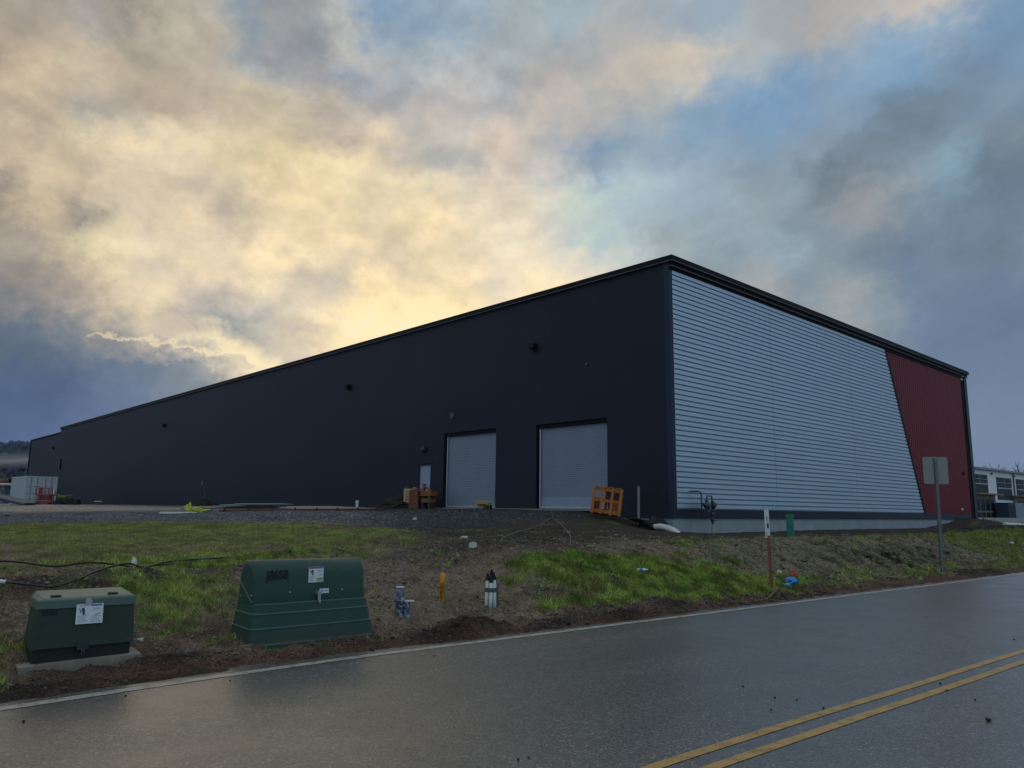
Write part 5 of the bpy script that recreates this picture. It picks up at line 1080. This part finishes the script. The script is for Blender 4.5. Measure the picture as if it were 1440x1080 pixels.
# ------------------------------------------------------------------ far right: neighbouring building, containers, trees
nb = thing('neighbour_building', 'two-storey white metal building with big dark windows behind the red end wall', 'building', (60.4, 101.0, .9), R(40))
NW = M('neighbour_white', (.70, .72, .78), .6, 0, .08, .6); PANE = M('pane_dark', (.018, .024, .034), .5, 0, .2, 1, spec=.15); TAN = M('timber_tan', (.24, .20, .15), .8, 0, .2, 2); MUL = M('mullion_pale', (.35, .38, .44), .5)
wins = [(1.7, 7.5, 3.75, 6.25), (11.2, 17.0, 3.1, 6.1), (19.3, 25.2, 3.1, 6.1), (28, 34, 3.1, 6.1)]
mb = MB(); mb.box2((-12, .12, 0), (38, 25, 7.0)); mb.build('wall', NW, nb)
mb = MB(); mb.box2((-12.3, -.35, 7.01), (38.3, 25.3, 7.28)); mb.build('roof', M('roof_edge', (.20, .23, .27), .5), nb)
for a, c, z0, z1 in wins:
    fr_ = MB().box2((a-.1, .06, z0-.1), (c+.1, .118, z1+.1)).build('window', M('window_frame_dark', (.03, .04, .05), .5), nb)
    MB().box2((a, .03, z0), (c, .058, z1)).build('pane', PANE, fr_)
    mb = MB(); zt_ = z0+(z1-z0)*.50
    mb.box2((a, .0, zt_), (c, .028, zt_+.14)); mb.box2((a, .01, zt_+(z1-zt_)*.55), (c, .028, zt_+(z1-zt_)*.55+.05)); mb.box2(((a+c)/2-.04, .01, zt_+.15), ((a+c)/2+.04, .026, z1)); mb.build('mullion', MUL, fr_)
for x in (.2, 18.0): MB().box2((x-.12, -.06, .1), (x+.12, .115, 7.0)).build('downspout', M('spout_grey', (.10, .12, .17), .5), nb)
for x in (.9, 9.3, 18.4): MB().box2((x-.15, -.08, 6.45), (x+.15, .11, 6.7)).build('wall_light', FIX, nb)
# ground floor: timber framed glazed entrances
for x0, x1 in ((1.0, 9.0), (17.2, 26)):
    e = MB().box2((x0, -.25, .1), (x1, .11, 3.55)).build('entrance', TAN, nb)
    n = 4
    for k in range(n):
        xa = x0+.5+k*(x1-x0-1)/n
        MB().box2((xa+.15, -.28, .25), (xa+(x1-x0-1)/n-.15, -.252, 1.2)).build('pane', PANE, e); MB().box2((xa+.15, -.28, 1.4), (xa+(x1-x0-1)/n-.15, -.252, 3.0)).build('pane', PANE, e)
    MB().box2((x0-.3, -1.2, 3.56), (x1+.3, .1, 3.75)).build('canopy', TAN, e)
for k, (px, w, cc, lb) in enumerate(((7.6, 2.6, M('skip_navy', (.035, .05, .09), .6, 0, .2, 1), 'dark blue steel container standing beside the entrance of the white building'), (10.4, 3.6, M('skip_grey', (.30, .36, .44), .6, 0, .15, 1), 'blue-grey ribbed container standing right of the dark blue one'))):
    q = Vector((60.4+math.cos(R(40))*px+math.sin(R(40))*2.2, 101+math.sin(R(40))*px-math.cos(R(40))*2.2, .9))
    c = thing('steel_container', lb, 'container', q, R(40))
    mb = MB(); mb.box2((.05, .05, .05), (w-.05, 1.6, 2.45))
    for j in range(int(w/.3)): mb.box2((.1+j*.3, 0, .15), (.1+j*.3+.14, .049, 2.3))
    mb.build('body', cc, c); MB().box2((0, -.03, 2.46), (w, 1.65, 2.56)).build('top_rail', cc, c)
    for x in (0, w-.12): MB().box2((x, -.02, 0), (x+.12, .1, 2.455)).build('corner_post', cc, c)
rw = MB(); rw.box2((0, 0, -.4), (40, .3, .38)); o = rw.build('retaining_wall', M('kerb_concrete', (.34, .35, .36), .8, 0, .12, 1)); o.location = (50.3, 84.5, 1.05); o.rotation_euler = (0, 0, R(38)); tag(o, 'low pale concrete wall in front of the white building', 'low wall')
for k, (x, y) in enumerate(((50.0, 74.5), (53.5, 77.0))):
    mb = MB(); mb.cyl((0, 0, -.2), (0, 0, .9), .05, n=8); o = mb.build('fence_post', M('post_dull', (.16, .14, .12), .8)); o.location = (x, y, .95); tag(o, 'short grey wooden post on the dirt in front of the low concrete wall', 'post', 'posts by the low wall')
mb = MB(); q0 = P(38.8, 4.6, .10); q1 = P(44.5, 4.3, .08); mb.cyl(q0, q1, .075, n=12); o = mb.build('white_pipe', PLW); tag(o, 'white plastic pipe lying on the ground right of the dark soil mound', 'pipe')
TWIG = M('twig', (.055, .055, .065), .9, 0, .2, 3)
def bare_tree(loc, h, lb, seed):
    t = thing('bare_tree', lb, 'tree', loc); r_ = random.Random(seed); mb = MB(); mb.tube([(0, 0, -.3), (.1, 0, h*.25), (0, .1, h*.45)], [.2, .16, .12], 7); mb.build('trunk', TWIG, t)
    mb = MB()
    def grow(p, d, L_, r, lv):
        e = p+d*L_; mid = p.lerp(e, .5)+Vector((r_.uniform(-1, 1), r_.uniform(-1, 1), 0))*L_*.08
        mb.tube([p, mid, e], [r, r*.8, r*.55], 4)
        if lv == 0: return
        for k in range(3 if lv > 1 else 4):
            nd = (d+Vector((r_.uniform(-1, 1), r_.uniform(-1, 1), r_.uniform(-.2, .7)))*.75).normalized(); grow(p.lerp(e, r_.uniform(.5, 1)), nd, L_*r_.uniform(.55, .8), r*.6, lv-1)
    for k in range(5): grow(Vector((0, 0, h*(.3+.04*k))), Vector((r_.uniform(-.7, .7), r_.uniform(-.7, .7), 1)).normalized(), h*.27, .09, 3)
    mb.build('crown', TWIG, t)
bare_tree((81.5, 131, .9), 10.2, 'bare tree poking over the white roof nearest the red wall', 3)
bare_tree((86.0, 131, .9), 9.6, 'low bare tree over the white roof, middle of the three', 5)
bare_tree((90.5, 134, .9), 11.2, 'tallest twiggy bare tree over the white roof at the right edge', 8)

# ------------------------------------------------------------------ grass, straw, clods, gravel
def blades(name, S, D, hgt, wid, colA, colB, lean, label):
    n = len(S); X, Y = to_xy(S, D); Z = gz(S, D)+disp(S, D)
    a = rng.uniform(0, 2*math.pi, n); w = wid*rng.uniform(.6, 1.4, n); h = hgt*rng.uniform(.5, 1.5, n)
    la = rng.uniform(0, 2*math.pi, n); ll = lean*h*rng.uniform(.2, 1.2, n)
    v = np.zeros((n, 3, 3)); ca, sa = np.cos(a)*w/2, np.sin(a)*w/2
    v[:, 0] = np.stack([X-ca, Y-sa, Z-.012], -1); v[:, 1] = np.stack([X+ca, Y+sa, Z-.012], -1); v[:, 2] = np.stack([X+np.cos(la)*ll, Y+np.sin(la)*ll, Z+h], -1)
    t = np.clip(fbm(S*1.5, D*1.5, 3, 30)*1.6-.3+rng.normal(0, .22, n), 0, 1)[:, None]
    c = np.array(colA)*(1-t)+np.array(colB)*t; c = c*rng.uniform(.55, 1.3, (n, 1))*(.5+sstep(.3, .7, fbm(S*5, D*5, 3, 81)))[:, None]
    if name == 'grass':
        ol = np.clip(sstep(5.0, 6.0, D)*(S < 11)*.45+(S > 24)*.5+(rng.random(n) < .27), 0, 1)[:, None]; c = c*(1-ol)+np.array((.24, .21, .07))*rng.uniform(.5, 1.3, (n, 1))*ol
    me = bpy.data.meshes.new(name); np_mesh(me, v.reshape(-1, 3), np.arange(n*3).reshape(n, 3)); vcol(me, 'Col', np.repeat(c, 3, 0))
    m = bpy.data.materials.get('blade')
    if m is None:
        m, nt, b = newmat('blade'); at = N(nt, 'ShaderNodeAttribute', attribute_name='Col'); nt.links.new(at.outputs['Color'], b.inputs['Base Color']); b.inputs['Roughness'].default_value = .65; b.inputs['Specular IOR Level'].default_value = .25
    me.materials.append(m); o = bpy.data.objects.new(name, me); COL.objects.link(o); o['kind'] = 'stuff'; o['label'] = label; o['category'] = name.split('_')[-1]; return o
def cand(n, s0, s1, d0, d1, f):
    S = rng.uniform(s0, s1, n); D = rng.uniform(d0, d1, n); k = rng.random(n) < f(S, D); return S[k], D[k]
Ss = []; Ds = []
for n, s0, s1, d0, d1 in ((150000, -2, 7, .3, 5.8), (150000, -1, 11, 5, 15), (210000, 7, 15, .3, 4), (110000, 14, 46, .3, 4.4), (30000, 26, 46, .6, 4.2)):
    S, D = cand(n, s0, s1, d0, d1, lambda a, b: np.clip(grass_mask(a, b)*1.1, 0, 1)); Ss.append(S); Ds.append(D)
Sg = np.concatenate(Ss); Dg = np.concatenate(Ds)
farw = np.clip(to_xy(Sg, Dg)[1]/10, .9, 3.0)
bright = Dg < 5.0
g1 = (.14, .26, .03); g2 = (.34, .40, .09)
kk = rng.random(len(Sg)) < np.where(Dg > 5.2, .7, .85); Sg, Dg, farw = Sg[kk], Dg[kk], farw[kk]
tf = sstep(.55, .72, fbm(Sg*6, Dg*6, 2, 47))*(Dg < 5.2)
blades('grass', Sg, Dg, np.where(Dg > 5.2, .024, .034)*(1+1.1*tf)*(.8+.2*farw)*(.45+1.1*fbm(Sg*4, Dg*4, 3, 19)), .009*farw, g1, g2, 1.0, 'short patchy green grass on the bank and verge')
S, D = cand(48000, -2, 14, .3, 5.5, lambda a, b: .5*sstep(.4, .6, fbm(a*2, b*2, 3, 15))*(1-.6*gravel_mask(a, b))+.12)
S2, D2 = cand(26000, 13, 44, .5, 4.4, lambda a, b: .8*sstep(.4, .6, fbm(a*1.3, b*2, 3, 16)))
S = np.concatenate([S, S2]); D = np.concatenate([D, D2])
blades('dry_grass', S, D, .026, .010*np.clip(to_xy(S, D)[1]/10, .9, 2.4), (.19, .165, .115), (.29, .26, .18), 2.4, 'dry straw-coloured stubble scattered over the dirt bank')
def lumps(name, S, D, size, c0, c1, label, rough=.9):
    n = len(S); bm = bmesh.new(); bmesh.ops.create_icosphere(bm, subdivisions=1, radius=1); bv = np.array([v.co[:] for v in bm.verts]); bf = np.array([[v.index for v in f.verts] for f in bm.faces]); bm.free()
    X, Y = to_xy(S, D); Z = gz(S, D)+disp(S, D)
    sc_ = size[:, None, None]*rng.uniform(.55, 1.35, (n, 1, 3))*np.array([1, 1, .7]); jit = 1+rng.normal(0, .16, (n, len(bv), 1))
    a = rng.uniform(0, 6.28, n); v = bv[None]*jit*sc_; ca, sa = np.cos(a)[:, None], np.sin(a)[:, None]
    v = np.stack([v[..., 0]*ca-v[..., 1]*sa+X[:, None], v[..., 0]*sa+v[..., 1]*ca+Y[:, None], v[..., 2]+Z[:, None]+.15*size[:, None]], -1)
    f = (bf[None]+(np.arange(n)*len(bv))[:, None, None]).reshape(-1, 3)
    t = rng.random((n, 1)); c_ = np.array(c0)*(1-t)+np.array(c1)*t
    if name == 'dirt_clods': c_ = c_*(.45+.55*sstep(.5, 1.2, D))[:, None]
    if name == 'gravel': c_ = c_*(1-.55*sstep(-1.2, 1.5, S-(7.9+np.clip(D-5.2, -1, 12)*.5)))[:, None]
    c = np.repeat(c_, len(bv), 0)
    if 0: c = np.repeat(np.array(c0)*(1-t)+np.array(c1)*t, len(bv), 0)
    me = bpy.data.meshes.new(name); np_mesh(me, v.reshape(-1, 3), f); vcol(me, 'Col', c)
    m, nt, b = newmat(name); at = N(nt, 'ShaderNodeAttribute', attribute_name='Col'); fz_ = noise_tex(nt, 60, 3, .6, objco(nt))
    nt.links.new(mixc(nt, 1.0, at.outputs['Color'], ramp(nt, fz_, [(.3, (.6, .6, .6)), (.7, (1.3, 1.3, 1.3))]), 'MULTIPLY'), b.inputs['Base Color']); b.inputs['Roughness'].default_value = rough; b.inputs['Specular IOR Level'].default_value = .3
    me.materials.append(m); o = bpy.data.objects.new(name, me); COL.objects.link(o); o['kind'] = 'stuff'; o['label'] = label; o['category'] = name.split('_')[-1]
S, D = cand(26000, -1, 15, .2, 4.6, lambda a, b: (1-grass_mask(a, b))*(1-gravel_mask(a, b))*(.12+.9*sstep(.5, .68, fbm(a*1.4, b*1.4, 3, 33))+.6*(b < .8)))
S2, D2 = cand(12000, 14, 34, .5, 3.4, lambda a, b: .35+.65*(fbm(a*1.2, b*1.2, 3, 35) > .55))
S3 = []; D3 = []
for cs, cdd, rs, rd, h in MOUNDS[:15]:
    if h > 0: S3.append(rng.normal(cs, rs*.6, 110)); D3.append(np.abs(rng.normal(cdd, rd*.6, 110)-.16)+.16)
S = np.concatenate([S, S2]+S3); D = np.concatenate([D, D2]+D3)
lumps('dirt_clods', S, D, np.exp(rng.normal(math.log(.011), .45, len(S)))*np.clip(to_xy(S, D)[1]/11, .8, 1.8), (.075, .055, .043), (.24, .195, .165), 'loose dark dirt clods strewn over the bare verge')
S, D = cand(52000, 0, 19, 3.2, 19, lambda a, b: gravel_mask(a, b)*.8*np.clip(1.3-b/16, .15, 1))
lumps('gravel', S, D, np.exp(rng.normal(math.log(.014), .35, len(S)))*np.clip(to_xy(S, D)[1]/17, .8, 1.6), (.07, .073, .08), (.27, .27, .29), 'loose dark grey gravel spread over the yard')
pebs = [(3.8, 6.35), (4.05, 7.37), (4.16, 7.67), (4.11, 7.03), (2.63, 6.67), (2.51, 6.95), (2.34, 7.01), (6.64, 10.37), (2.17, 6.6), (7.94, 16.8), (-2.58, 7.4), (-0.82, 8.73), (-3.59, 5.97), (-3.24, 6.79), (2.19, 7.44), (0.14, 5.29), (0.07, 5.25)]
PEBM = M('road_pebble', (.012, .011, .010), .7, 0, .3, 30)
src = None
for k, (x, y) in enumerate(pebs):
    if src is None:
        mb = MB(); mb.blobm((0, 0, .008), (.016, .013, .011), 4, .4, 2, 0, 1.6); src = mb.build('pebble', PEBM); o = src
    else: o = src.copy(); COL.objects.link(o)
    o.location = (x, y, .003); o.rotation_euler = (0, 0, k*1.3); o.scale = [(1.3 if k == 0 else .5+.35*((k*7) % 5)/5)]*3
    tag(o, 'small dark pebble lying on the wet asphalt', 'pebble', 'pebbles scattered on the road')
